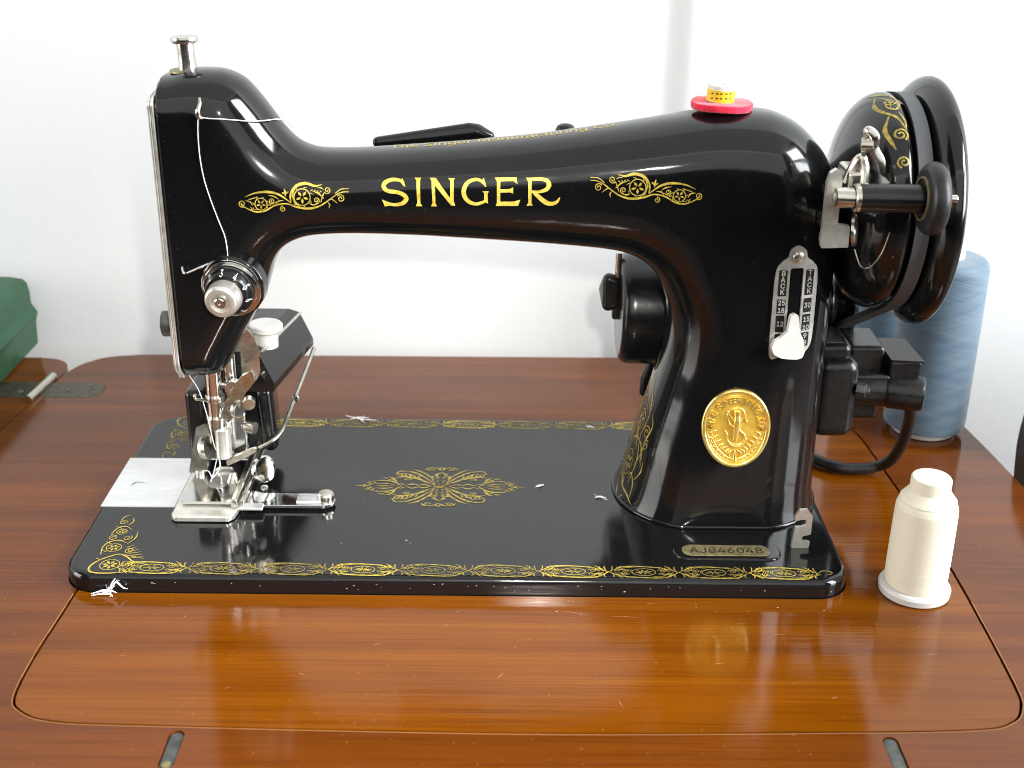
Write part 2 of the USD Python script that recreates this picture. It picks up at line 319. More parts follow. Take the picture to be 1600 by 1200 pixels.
def shape2d(poly, size=1.2):
    out = []
    for g in getattr(poly, 'geoms', [poly]):
        v, f = trimesh.creation.triangulate_polygon(g, engine='earcut')
        v3, f3 = trimesh.remesh.subdivide_to_size(np.column_stack([v, np.zeros(len(v))]), f, size)
        v = v3[:, :2]; n = np.cross(v[f3[:, 1]] - v[f3[:, 0]], v[f3[:, 2]] - v[f3[:, 0]])
        f3 = f3.copy(); f3[n < 0] = f3[n < 0][:, ::-1]; out.append((v, f3))
    return out
def stroke_poly(P, w, n=7):
    C = spline(P, n); k = len(C); W = np.interp(np.linspace(0, 1, k), np.linspace(0, 1, len(w)), w)
    T = np.gradient(C, axis=0); T /= np.linalg.norm(T, axis=1)[:, None]; N = np.stack([-T[:, 1], T[:, 0]], 1)
    quads = [Polygon([C[i] - N[i] * W[i] / 2, C[i + 1] - N[i + 1] * W[i + 1] / 2, C[i + 1] + N[i + 1] * W[i + 1] / 2, C[i] + N[i] * W[i] / 2]).buffer(.02) for i in range(k - 1)]
    return unary_union(quads)
def text2d(s, h, bold=False):
    m = meshkit.text_mesh(s, h, .2, bold); v = np.array(m.vertices); f = np.array(m.faces)
    return v, f

# ================================================================== SETTING
WL = Polygon([(-3000, 420), (-3000, 331), (305, 331)] + [(305 + 22 * t, 331 - 6 * (t * t * (3 - 2 * t))) for t in np.linspace(.1, 1, 10)] + [(2900, 325), (2900, 420)])
single('wall', extrude(WL, 3150, (0, 0, -745), (1, 0, 0), (0, 1, 0)), 'wall', kind='structure', smooth=30)
single('floor', rbox((-3000, -2600, -765), (2900, 420, -745), 1), 'floor', kind='structure')

# ================================================================== TABLE
table = Thing('sewing_table', 'glossy reddish brown wooden sewing cabinet top carrying the black machine', 'table', (200, 100, -745))
BED = rrect(-3.6, 0, 371, 178, 16.5, 16)
HOLE = rrect(-4.2, -.6, 371.6, 178.6, 17, 16)
FLAPV = spline([(4.5, 30), (3.2, -20), (2.2, -50), (3.4, -78), (9, -88), (24, -94.5), (60, -96.5), (210, -99.5), (330, -97.5), (396, -95), (414, -90), (421.5, -80), (424, -66), (426, -20), (427, 30), (425, 90), (422.5, 140), (420, 176), (416, 186), (400, 189), (200, 189), (30, 189), (8, 186), (5.5, 176), (5, 100)], 8, closed=True)
FLAP = Polygon(FLAPV)
def chipped(poly, amp, seed):
    ring = np.array(poly.segmentize(1.6).exterior.coords)[:-1]; T_ = np.roll(ring, -1, 0) - np.roll(ring, 1, 0); N_ = np.stack([T_[:, 1], -T_[:, 0]], 1); N_ /= np.linalg.norm(N_, axis=1)[:, None]
    k = meshkit.fbm(np.column_stack([ring * .07, np.zeros(len(ring))]), 3, seed) - .5; c = meshkit.noise(np.column_stack([ring * .45, np.ones(len(ring))]), seed + 3)
    return Polygon(ring + N_ * (amp * k + .5 * amp * np.maximum(c - .78, 0) * 4)[:, None]).buffer(0)
top = Polygon(list(spline([(-107, -165), (-102, 60), (-97, 165), (-87.5, 250), (-84, 268), (-78, 280), (-66, 290), (-45, 295)], 6)) + [(120, 297), (300, 298.5), (470, 299), (482, 297), (488.5, 193), (492, 158), (495, 120), (505, 0), (520, -165)])
def board(poly, z0, z1, material, name, hole_edges=True, label=None):
    m = extrude(poly, z1 - z0, (0, 0, z0), (1, 0, 0), (0, 1, 0)); return table.add(name, m, material, smooth=20, label=label)
SL = [rrect(73.6, -122, 79.2, -100, 2.7), rrect(358, -122, 363.6, -100, 2.7)]
PLATE_R = rrect(-93, 222, -53, 246, 9)
top_cut = top.difference(chipped(FLAP.buffer(.6), .5, 3)).difference(HOLE).difference(unary_union(SL).buffer(.3)).difference(PLATE_R.buffer(.3))
board(top_cut, -20, 0, 'wood', 'table_top')
flap_cut = chipped(FLAP.buffer(-.55), -.45, 11).difference(HOLE).buffer(-.05).simplify(.02)
flap_cut = max(getattr(flap_cut, 'geoms', [flap_cut]), key=lambda g: g.area)
board(flap_cut, -18, -.15, 'woodflap', 'front_flap')
def rim(ring, w, z):
    return extrude(ring, .35, (0, 0, z), (1, 0, 0), (0, 1, 0))
edge = FLAP.exterior.buffer(.95).intersection(sbox(-20, -120, 460, -2)).difference(FLAP.exterior.buffer(.62))
edge = edge.difference(FLAP)         # the worn arris of the opening, seen on the near side of the joint
table.add('joint_edge', rim(edge, .3, -.32), 'woodedge', smooth=False)
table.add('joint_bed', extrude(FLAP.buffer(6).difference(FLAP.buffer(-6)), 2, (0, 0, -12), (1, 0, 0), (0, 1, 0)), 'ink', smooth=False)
for s in SL:
    x0, y0, x1, y1 = s.bounds
    p = table.add('support_strip', slab(s, -3, -.7, .4), 'dullmetal', smooth=40)
    table.add('screw', cyl(((x0 + x1) / 2, y0 + 2.6, -1), ((x0 + x1) / 2, y0 + 2.6, -.2), 1.9, 18), 'brass', under=p)
leaf = Polygon([(-420, -165), (-108.3, -165), (-103.2, 60), (-98.2, 165), (-90.5, 235), (-88.5, 252)] + list(spline([(-88, 262), (-90, 276), (-99, 285), (-112, 288)], 6)) + [(-420, 288)])
HL = rrect(-135, 222, -92, 246, 3)
board(leaf.difference(HL.buffer(.3)), -20, -.1, 'wood', 'side_leaf')
hp = table.add('hinge_plate', slab(PLATE_R.difference(sbox(-96, 200, -91, 260)), -3, .2, .25), 'bronze', smooth=40)
table.add('hinge_plate', slab(HL, -3, .1, .25), 'bronze', smooth=40)
table.add('hinge_barrel', [cyl((-94.5, 214, 1.6), (-91.2, 252, 1.6), 3.0)], 'nickel')
for x, y in ((-74, 233), (-60, 232), (-106, 231)):
    table.add('hinge_screw', lathe([(0, 2.6), (.4, 2.3), (.4, 1.2), (-.2, 1.0), (-.2, 0)], (x, y, .2), (0, 0, 1), 18), 'dullmetal', under=hp)
for lo, hi in (((-104, -120, -745), (-86, 292, -20.5)), ((474, -120, -745), (492, 292, -20.5)), ((-86, 276, -745), (474, 292, -20.5))):
    table.add('cabinet_panel', rbox(lo, hi, 2), 'wood')

# ================================================================== SEWING MACHINE
SM = Thing('sewing_machine', 'black enamelled vintage sewing machine with gold lettering, handwheel and motor', 'sewing machine', (185, 92, 0))
# ---- bed
bedv, bedf = slab(BED, -10, 9, 3.2)
bed = SM.add('bed', face_up((bedv, bedf)) if False else (bedv, bedf), 'enamel', smooth=30)
# ---- one casting: pillar, arm and head. An implicit solid: signed distance to the side outline gives the rounding, h the half thickness
YC = 92.0
OUT = [(20, 226.5), (44.8, 226.0), (56.5, 228.4), (68.6, 228.6), (75.1, 227.3), (81.8, 223.9), (87.4, 217.9), (93.0, 210.4), (98.6, 202.3), (104.4, 196.0), (110.4, 192.6), (118, 191.2), (133.5, 191.3), (152, 192.5),
       (192.8, 196), (226.7, 199.8), (268.9, 206.5), (293.1, 210.8), (308.3, 212.5), (326.6, 212.2), (336, 209.9), (344.1, 205.7), (351, 199.6), (357, 192.5), (361.5, 183.5), (364, 172), (366.6, 150), (367.2, 130), (367.6, 89), (368, 40), (368.3, 20), (369.5, 11), (371.5, 4), (371.5, -16),
       (260.5, -16), (260.5, 3), (264.3, 9.5), (268.3, 19.7), (273.9, 42.6), (279, 61.3), (282.8, 75.9), (286.3, 90.2), (287.7, 102.5), (287.3, 111.2), (285.2, 119.8), (279.8, 131.4), (274.5, 137.3), (266.4, 141.9), (255.3, 144.6), (223.9, 147.2), (192.6, 149),
       (161.4, 150.5), (133.3, 151), (114.6, 150.2), (105.1, 148.3), (97.1, 144), (91.9, 137.4), (88, 126.1), (84.9, 117.6), (78.7, 106.7), (70.2, 91.8), (64.5, 81), (60.5, 77), (52, 75.8), (45.5, 75.6), (20, 75.6)]
GX, GZ, GD = (10.0, 385.0), (-24.0, 240.0), 1.0
gx, gz = np.arange(GX[0], GX[1] + .1, GD), np.arange(GZ[0], GZ[1] + .1, GD)
XX, ZZ = np.meshgrid(gx, gz, indexing='ij')
corner = [(20, 226.5), (371.5, -16), (260.5, -16), (20, 75.6)]
outl = spline(OUT, 12, closed=True)
seg_pts = np.vstack([a + (b - a) * np.linspace(0, 1, 6, endpoint=False)[:, None] for a, b in zip(outl, np.roll(outl, -1, 0))])
dist = cKDTree(seg_pts).query(np.stack([XX.ravel(), ZZ.ravel()], 1))[0].reshape(XX.shape)
import shapely
inside = shapely.contains_xy(Polygon(outl), XX, ZZ)
D = gaussian_filter(np.where(inside, dist, -dist), 1.2)
def sstep(x, a, b):
    t = np.clip((x - a) / (b - a), 0, 1); return t * t * (3 - 2 * t)
wp = sstep(XX, 225, 292) * sstep(-ZZ, -172, -105)
H = (1 - wp) * np.interp(XX, [44, 90, 130, 230, 300, 330, 372], [23, 24, 23.5, 26, 30, 32, 31.5]) + wp * np.interp(ZZ, [-20, 4, 9, 13, 18, 60, 110, 150], [46.4, 46.2, 46.0, 45.6, 45.0, 40, 36.5, 33.5])
R = (1 - wp) * np.interp(XX, [44, 80, 100, 150, 200, 260, 330, 372], [17, 18, 19.5, 20, 22, 26, 31, 31]) + wp * np.interp(ZZ, [-20, 10, 60, 110, 150], [49, 48, 43, 38, 33])
R = R + 12 * np.exp(-((XX - 90)**2 + (ZZ - 205)**2) / 32.0**2)
H, R = gaussian_filter(H, 4.0), gaussian_filter(R, 4.0)
R = R * (1 - .4 * np.exp(-(((XX - 38) / 18)**2 + ((ZZ - 232) / 14)**2)))
NEXP = 2.35
def field(A2, x, z): return map_coordinates(A2, [(np.asarray(x) - GX[0]) / GD, (np.asarray(z) - GZ[0]) / GD], order=1, mode='nearest')
T = D / R; Q = np.maximum(1 - T, 0)**NEXP
Q = gaussian_filter(Q, .8)
LQ = .04 * np.maximum(1 - (XX - 44.0) / 4.0, 0)**2.0
Q2 = Q + LQ
def Fv(p):
    return field(Q2, p[..., 0], p[..., 2]) + (np.abs(p[..., 1] - YC) / field(H, p[..., 0], p[..., 2]))**NEXP - 1
def gradF(p, e=.35):
    return np.stack([Fv(p + A(e, 0, 0)) - Fv(p - A(e, 0, 0)), Fv(p + A(0, e, 0)) - Fv(p - A(0, e, 0)), Fv(p + A(0, 0, e)) - Fv(p - A(0, 0, e))], -1) / (2 * e)
def surface_nets(F, o, d):
    s = F < 0; nx, ny, nz = F.shape
    cnt = np.zeros((nx - 1, ny - 1, nz - 1)); pos = np.zeros(cnt.shape + (3,))
    corners = [(i, j, k) for i in (0, 1) for j in (0, 1) for k in (0, 1)]
    for a in corners:
        for ax in range(3):
            if a[ax]: continue
            b = list(a); b[ax] = 1
            fa = F[a[0]:nx - 1 + a[0], a[1]:ny - 1 + a[1], a[2]:nz - 1 + a[2]]; fb = F[b[0]:nx - 1 + b[0], b[1]:ny - 1 + b[1], b[2]:nz - 1 + b[2]]
            m = (fa < 0) != (fb < 0); t = np.where(m, fa / np.where(m, fa - fb, 1), 0)
            p = np.zeros(cnt.shape + (3,)); p[...] = a; p[..., ax] += t
            cnt += m; pos += p * m[..., None]
    act = cnt > 0; idx = np.full(cnt.shape, -1); idx[act] = np.arange(act.sum())
    V = pos[act] / cnt[act][:, None] + np.argwhere(act); V = V * d + o; Fs = []
    for ax in range(3):
        sl0 = [slice(None)] * 3; sl1 = [slice(None)] * 3; sl0[ax] = slice(0, -1); sl1[ax] = slice(1, None)
        a, b = s[tuple(sl0)], s[tuple(sl1)]; o1, o2 = [(1, 2), (2, 0), (0, 1)][ax]
        for flipf, mm in ((False, a & ~b), (True, b & ~a)):
            e = np.argwhere(mm); e = e[(e[:, o1] > 0) & (e[:, o2] > 0) & (e[:, o1] < cnt.shape[o1]) & (e[:, o2] < cnt.shape[o2])]
            def at(u, v):
                q = e.copy(); q[:, o1] -= u; q[:, o2] -= v; return idx[q[:, 0], q[:, 1], q[:, 2]]
            q = np.stack([at(1, 1), at(0, 1), at(0, 0), at(1, 0)], 1)
            if flipf: q = q[:, ::-1]
            Fs.append(q)
    q = np.vstack(Fs); return V, np.vstack([q[:, [0, 1, 2]], q[:, [0, 2, 3]]])
step = 1.7
ax_, ay_, az_ = np.arange(40, 377, step), np.arange(YC - 53, YC + 53.1, step), np.arange(-6, 233, step)
P3 = np.stack(np.meshgrid(ax_, ay_, az_, indexing='ij'), -1)
XZ = np.stack(np.meshgrid(ax_, az_, indexing='ij'), -1)
FF = field(Q2, XZ[..., 0], XZ[..., 1])[:, None, :] + (np.abs(ay_ - YC)[None, :, None] / field(H, XZ[..., 0], XZ[..., 1])[:, None, :])**NEXP - 1
FF = np.maximum(FF, ((44.0 - ax_) / 8.0)[:, None, None]); FF = np.maximum(FF, ((4.0 - az_) / 8.0)[None, None, :])
bv, bf = surface_nets(FF, A(ax_[0], ay_[0], az_[0]), step)
free = (bv[:, 0] > 46.5) & (bv[:, 2] > 6.5)
for _ in range(4):
    g = gradF(bv); g2 = np.maximum((g * g).sum(-1), 1e-6); stp = np.clip(Fv(bv) / g2, -30, 30)[:, None] * g
    ln = np.linalg.norm(stp, axis=1, keepdims=True); stp *= np.minimum(1, .8 / np.maximum(ln, 1e-9))
    bv = bv - np.where(free[:, None], stp, 0)
g = gradF(bv, .9); bn = g / np.maximum(np.linalg.norm(g, axis=1), 1e-9)[:, None]
bn[bv[:, 0] < 44.9] = (-1, 0, 0)
SM.add('arm_casting', (bv, bf), 'enamel', normals=bn)
def hit(p, d, reach=120.0, back=60.0):
    """Points on the casting met from p along d (p arrays (n,3))."""
    d = A(*d) / np.linalg.norm(d); p = np.asarray(p, float) - d * back; t = np.zeros(len(p)); done = np.zeros(len(p), bool); lo = np.zeros(len(p))
    for k in range(int((reach + back) / 1.0)):
        f = Fv(p + d * t[:, None]); done |= f < 0; lo = np.where(done, lo, t); t = np.where(done, t, t + 1.0)
        if done.all(): break
    hi = t.copy()
    for _ in range(14):
        m = (lo + hi) / 2; f = Fv(p + d * m[:, None]) < 0; hi = np.where(f, m, hi); lo = np.where(f, lo, m)
    s = p + d * lo[:, None]; g = gradF(s); n = g / np.maximum(np.linalg.norm(g, axis=1), 1e-9)[:, None]
    return s, n
def on_front(v, h):
    s, n = hit(np.column_stack([v[:, 0], np.full(len(v), 30.0), v[:, 1]]), (0, 1, 0)); return s + n * h
def on_top(v, h):
    s, n = hit(np.column_stack([v[:, 0], v[:, 1], np.full(len(v), 240.0)]), (0, 0, -1)); return s + n * h
def on_left(v, h):
    s, n = hit(np.column_stack([np.full(len(v), 235.0), v[:, 0], v[:, 1]]), (1, 0, 0)); return s + n * h
def on_bed(v, h): return np.column_stack([v, np.full(len(v), 9.0 + h)])
def flipped(m): return m[0], m[1][:, ::-1]

# ---- foot of the pillar: a thin bright bead where it meets the bed
bead = []
for a in np.linspace(0, 2 * PI, 72, endpoint=False):
    d = A(-math.cos(a), -math.sin(a), 0); bead.append(hit((A(316, 92, 10.0) - d * 75)[None], d, 70, 5)[0][0])
bead = np.array(bead); bead[:, 2] = 9.9
SM.add('pillar_foot_bead', tube(np.vstack([bead, bead[:1]]), 1.05, 10, 1, sm=False), 'enamel', smooth=60)
# ---- gold lettering on the arm, drawn from the letters' own outlines
def LP(*p): return Polygon(p).buffer(0)
LET = [
    [stroke_poly([(226, 104), (185, 82), (118, 80), (64, 104), (54, 138), (88, 168), (175, 180), (232, 206), (244, 240), (205, 276), (125, 284), (52, 262)], [20, 24, 28, 36, 38, 32, 32, 36, 40, 32, 26, 26]), LP((214, 66), (240, 132), (226, 128), (190, 92)), LP((36, 240), (58, 300), (112, 294), (84, 262))],
    [LP((320, 62), (376, 62), (366, 84), (367, 270), (384, 297), (328, 297), (340, 268), (334, 84))],
    [LP((450, 62), (486, 62), (494, 110), (497, 270), (510, 297), (460, 297), (471, 268), (465, 88)), LP((450, 62), (502, 62), (640, 246), (668, 293), (632, 288), (472, 92)), LP((608, 62), (664, 62), (655, 84), (656, 250), (668, 293), (640, 290), (624, 250), (625, 84))],
    [stroke_poly([(922, 110), (880, 76), (832, 72), (775, 96), (744, 150), (748, 208), (788, 256), (845, 274), (900, 262), (935, 244)], [14, 24, 26, 32, 38, 38, 34, 28, 26, 20]), LP((914, 56), (936, 128), (922, 124), (884, 86)), LP((902, 164), (958, 164), (948, 184), (948, 250), (952, 270), (934, 262), (916, 250), (918, 186))],
    [LP((1008, 54), (1064, 58), (1055, 86), (1056, 262), (1062, 288), (1016, 291), (1028, 262), (1026, 86)), LP((1008, 54), (1194, 50), (1202, 102), (1186, 92), (1166, 80), (1050, 84)), LP((1050, 148), (1140, 144), (1166, 130), (1166, 184), (1140, 173), (1050, 176)), LP((1040, 254), (1170, 252), (1228, 236), (1210, 290), (1016, 291))],
    [LP((1276, 52), (1332, 55), (1324, 84), (1325, 262), (1336, 285), (1284, 287), (1297, 262), (1293, 84)), stroke_poly([(1300, 66), (1400, 62), (1455, 76), (1472, 110), (1450, 146), (1390, 166), (1312, 166)], [26, 26, 34, 40, 34, 24, 20]), stroke_poly([(1345, 172), (1400, 222), (1450, 258), (1500, 270), (1545, 250), (1568, 214)], [30, 38, 40, 34, 26, 8])]]
def arm_xy(c, k=5.517, ox=590.0, oy=270.0):
    c = np.asarray(c, float); px, py = ox + c[:, 0] / k, oy + c[:, 1] / k
    return np.stack([147.2 + (px - 597) * .2993, 170.5 + (322 - py) * .305 + (px - 597) * .0036], 1)
for polys in LET:
    ms = shape2d(unary_union(polys).simplify(.4), 7.0)
    ms = [(arm_xy(v), f[:, ::-1]) for v, f in ms]
    ms = [(v, f[:, ::-1]) if np.cross(v[f[0, 1]] - v[f[0, 0]], v[f[0, 2]] - v[f[0, 0]]) < 0 else (v, f) for v, f in ms]
    SM.add('gold_letter', laid(ms, on_front, .12), 'gold', smooth=60)
# ---- scroll ornaments left and right of it
def scroll():
    S = []
    S += [stroke([(118, 142), (165, 124), (222, 119), (272, 132), (322, 168)], [2, 9, 14, 12, 5]), stroke([(100, 178), (128, 196), (165, 209), (205, 204), (250, 180), (300, 172), (345, 187), (400, 195), (450, 183), (490, 158), (528, 132), (556, 122), (582, 121)], [5, 6, 9, 9, 8, 7, 11, 13, 9, 7, 6, 5, 3])]
    S += [stroke([(322, 170), (322, 130), (348, 96), (390, 86), (430, 97), (464, 91)], [6, 11, 17, 15, 11, 2]), stroke([(345, 100), (332, 130), (338, 165), (362, 186)], [3, 7, 7, 4])]
    S += [curl(A(104, 172), 17, 1.2, 1.5, 5), curl(A(485, 114), 16, 2.6, -1.5, 5), curl(A(285, 196), 14, -1.5, -1.4, 5), curl(A(436, 158), 15, 1.8, -1.5, 5), curl(A(545, 150), 18, -2.5, 1.5, 5), curl(A(238, 160), 13, 2, 1.5, 4)]
    S += flower(A(188, 174), 27, 5) + flower(A(373, 144), 36, 5)
    S += [stroke([(300, 140), (298, 120), (294, 106)], [4, 12, 2]), stroke([(300, 132), (308, 122), (314, 120)], [3, 8, 2]), stroke([(298, 132), (288, 124), (284, 122)], [3, 8, 2])]
    S += [stroke([(455, 168), (462, 145), (470, 126)], [3, 7, 5]), stroke([(520, 128), (548, 110), (582, 108)], [4, 5, 3]), stroke([(486, 165), (494, 178), (490, 194)], [2, 8, 2]), stroke([(140, 186), (146, 198), (144, 206)], [2, 7, 2]), stroke([(152, 190), (156, 200)], [5, 2])]
    for k in range(4): S.append(stroke([(408 + 13 * k, 118 + 3 * k), (420 + 13 * k, 112 + 2 * k)], [1.5, 6]))
    for k in range(4): S.append(stroke([(128 + 11 * k, 158 - 4 * k), (142 + 11 * k, 150 - 3 * k)], [1.5, 6]))
    for k in range(5): S.append(stroke([(212 + 14 * k, 186 - 6 * k), (230 + 14 * k, 168 - 3 * k)], [5, 1.5]))
    for cx, cy, r in ((188, 174, 27), (373, 144, 36)):
        for k in range(7):
            a = k * .9 + .4; S.append(stroke([(cx + r * 1.12 * math.cos(a), cy + r * 1.12 * math.sin(a)), (cx + r * 1.42 * math.cos(a + .25), cy + r * 1.3 * math.sin(a + .25))], [5, 1.5], 2))
    S += [stroke([(255, 176), (268, 160), (290, 158)], [2, 8, 2]), stroke([(402, 170), (420, 178), (446, 172)], [2, 8, 2]), stroke([(420, 118), (446, 128), (470, 150)], [2, 9, 4]), stroke([(118, 158), (140, 164), (150, 180)], [2, 8, 2]), stroke([(222, 134), (250, 140), (268, 152)], [2, 8, 2]), stroke([(500, 150), (516, 160), (530, 172)], [6, 5, 1]), stroke([(440, 105), (456, 104), (470, 112)], [2, 7, 2])]
    out = []
    for v, f in S:
        w = np.asarray(v) / 2.857; out.append((np.stack([79.6 + (340 + w[:, 0] - 370) * .2993, 170.2 + (320 - 260 - w[:, 1]) * .303 + (w[:, 0]) * .0036], 1), f[:, ::-1]))
    return out
WS[0] = .78; sc = scroll(); WS[0] = .72
SM.add('gold_scroll', laid(sc, on_front), 'goldmid', smooth=60)
SM.add('gold_scroll', laid([(v + A(0, 7.6), f) for v, f in flip(sc, fx=(79.4 + 296.3) / 2)], on_front), 'goldmid', smooth=60)
# ---- maker's line on the crown of the arm
tv, tf = text2d('The Singer Manufacturing Co.', 6.0)
tv2 = tv[:, :2] * A(109.0 / tv[:, 0].max(), 1.1) + A(149, 89.0); keep = tv[:, 2] > .1
fk = keep[tf].all(1)
tv2s, tfs = trimesh.remesh.subdivide_to_size(np.column_stack([tv2, np.zeros(len(tv2))]), tf[fk], 3.0)
SM.add('gold_script', (on_top(tv2s[:, :2], .12), tfs), 'goldmid', smooth=False)

# ---- bed ornament: running border, corners and centre medallion
def border_unit(x, y, L, H2, kind):
    """One link of the border: crossing stems, an oval with a leaf rosette, leaf tufts at the crossing."""
    S = []; a, b = x, x + L; m = (a + b) / 2
    S += [stroke([(a, y), (a + .22 * L, y + H2 * .95), (m, y + H2), (b - .22 * L, y + H2 * .7), (b, y)], [.5, 1.0, 1.1, .8, .5], 5),
          stroke([(a, y), (a + .2 * L, y - H2 * .8), (m, y - H2), (b - .2 * L, y - H2 * .95), (b, y)], [.5, .8, 1.1, .9, .5], 5)]
    t = np.linspace(0, 2 * PI, 15); S.append(stroke(np.stack([m + .17 * L * np.cos(t), y + .62 * H2 * np.sin(t)], 1), .5, 2))
    n = 8 if kind else 6
    for i in range(n):
        q = 2 * PI * i / n + .2; d = A(math.cos(q) * .13 * L, math.sin(q) * .46 * H2)
        S.append(stroke([A(m, y) + d * .12, A(m, y) + d * .6, A(m, y) + d], [.3, .85 if kind else .6, .2], 3))
    for s in (-1, 1):
        S += [curl(A(m + s * .27 * L, y + s * .28 * H2), 1.7, 1.0 if s > 0 else 2.2, -1.3 * s, .42), stroke([(m + s * .22 * L, y - s * .2 * H2), (m + s * .33 * L, y - s * .4 * H2), (m + s * .42 * L, y - s * .1 * H2)], [.3, .8, .25], 4)]
    for e, s in ((a, 1), (b, -1)):
        for k in range(3):
            S.append(stroke([(e + s * (1 + k * 1.6), y + .3), (e + s * (2.0 + k * 2.2), y + H2 * (.75 - .12 * k)), (e + s * (1.4 + k * 2.6), y + H2 * (1.02 - .1 * k))], [.25, .75, .2], 3))
            S.append(stroke([(e + s * (1 + k * 1.6), y - .3), (e + s * (2.4 + k * 2.2), y - H2 * (.7 - .12 * k)), (e + s * (1.6 + k * 2.6), y - H2 * (.98 - .1 * k))], [.25, .75, .2], 3))
    for sx in (-1, 1):
        for sy in (-1, 1):
            S += [stroke([(m + sx * .30 * L, y + sy * .62 * H2), (m + sx * .22 * L, y + sy * .86 * H2), (m + sx * .1 * L, y + sy * .80 * H2)], [.2, .7, .2], 4), stroke([(m + sx * .44 * L, y + sy * .3 * H2), (m + sx * .36 * L, y + sy * .75 * H2), (m + sx * .31 * L, y + sy * 1.12 * H2)], [.3, .7, .2], 4)]
            for k in range(4): S.append(stroke([(m + sx * (.2 + .045 * k) * L, y + sy * (.22 + .05 * k) * H2), (m + sx * (.23 + .045 * k) * L, y + sy * (.5 + .04 * k) * H2)], [.2, .55], 2))
    for k in range(4): S.append(stroke([(m - .2 * L - 1.2 * k, y - .1 * H2), (m - .17 * L - 1.2 * k, y + .45 * H2 - .3 * k)], [.15, .55], 2))
    return S
def on_bed_front(v, h): return on_bed(v, h)
n_un = 10; Lb = 33.4
for i in range(n_un):
    SM.add('gold_border', laid(border_unit(22 + i * Lb, 7.0 + .02 * i, Lb, 4.9, i % 2), on_bed), 'goldmid' if i % 3 == 0 else 'goldworn', smooth=False, under=bed)
tail = [stroke([(356 - 0.5, 7), (358, 9.6), (361.5, 9.4), (362.5, 7.5), (360.5, 6.6)], [.5, .9, .8, .6, .4], 4), stroke([(346, 3.5), (352, 4.2), (357, 6.5)], [.3, .9, .5], 4)]
SM.add('gold_border', laid(tail, on_bed), 'goldworn', smooth=False, under=bed)
def corner_fill(sy, ox, oy):
    """The triangular spray that climbs the left edge from a corner; sy -1 for the far corner."""
    S = [stroke([(30, 0), (20, -1.5), (12.5, -.5), (10.5, 4), (13, 9.5), (18, 14), (22, 15.5), (34, 12)], [.6, 1, 1.3, 1.3, 1.1, 1, .8, .4], 5), stroke([(22, 15.5), (26, 13), (30, 9), (38, 6)], [.5, 1, .9, .4])]
    S += flower(A(19.5, 6.0), 4.6, .55, 7) + [curl(A(27, 6.5), 3, 0, 1.4, .5), curl(A(25.5, 19), 2.6, -1, -1.5, .5)]
    S += [stroke([(12.5, 15), (11.5, 22), (13.5, 27), (18, 28.5), (22, 26)], [.5, .9, 1, .9, .4], 5)] + flower(A(17, 21.5), 3.6, .5, 6)
    S += [curl(A(14, 31), 2.3, 2, 1.5, .45), curl(A(21, 31), 2.4, 1, -1.5, .45), stroke([(22.5, 25), (25, 31), (24.5, 37)], [.3, 1, .2]), stroke([(12, 34), (13.5, 40), (17, 42), (21, 39)], [.4, .9, .8, .3])] + flower(A(16.5, 37), 2.5, .45, 5)
    S += [curl(A(14.8, 46), 2.2, 0, 1.5, .45), stroke([(13, 48), (14, 52), (17, 53.5)], [.4, .8, .2]), stroke([(18, 43), (19.5, 47), (18.5, 51)], [.3, .9, .2])]
    for k in range(6): S.append(stroke([(23.5 + .9 * k, 22 - 1.9 * k), (26.5 + 1.5 * k, 24.5 - 2.2 * k)], [.8, .2], 2))
    for k in range(5): S.append(stroke([(14 + .4 * k, 10 + 7.5 * k), (11 + .3 * k, 12 + 7.5 * k)], [.7, .2], 2))
    out = [(v - A(2.5, -2), f) for v, f in S]
    if sy < 0: out = flip(out, fy=0)
    return [(v + A(ox, oy), f) for v, f in out]
SM.add('gold_corner', laid(corner_fill(1, 1, 1.2), on_bed), 'goldmid', smooth=False, under=bed)
SM.add('gold_corner', laid(corner_fill(-1, 3, 176), on_bed), 'goldworn', smooth=False, under=bed)
for i in range(8):
    SM.add('gold_border', laid(border_unit(34 + i * Lb, 169.0, Lb, 4.6, i % 2), on_bed), 'goldmid' if i % 3 == 1 else 'goldworn', smooth=False, under=bed)
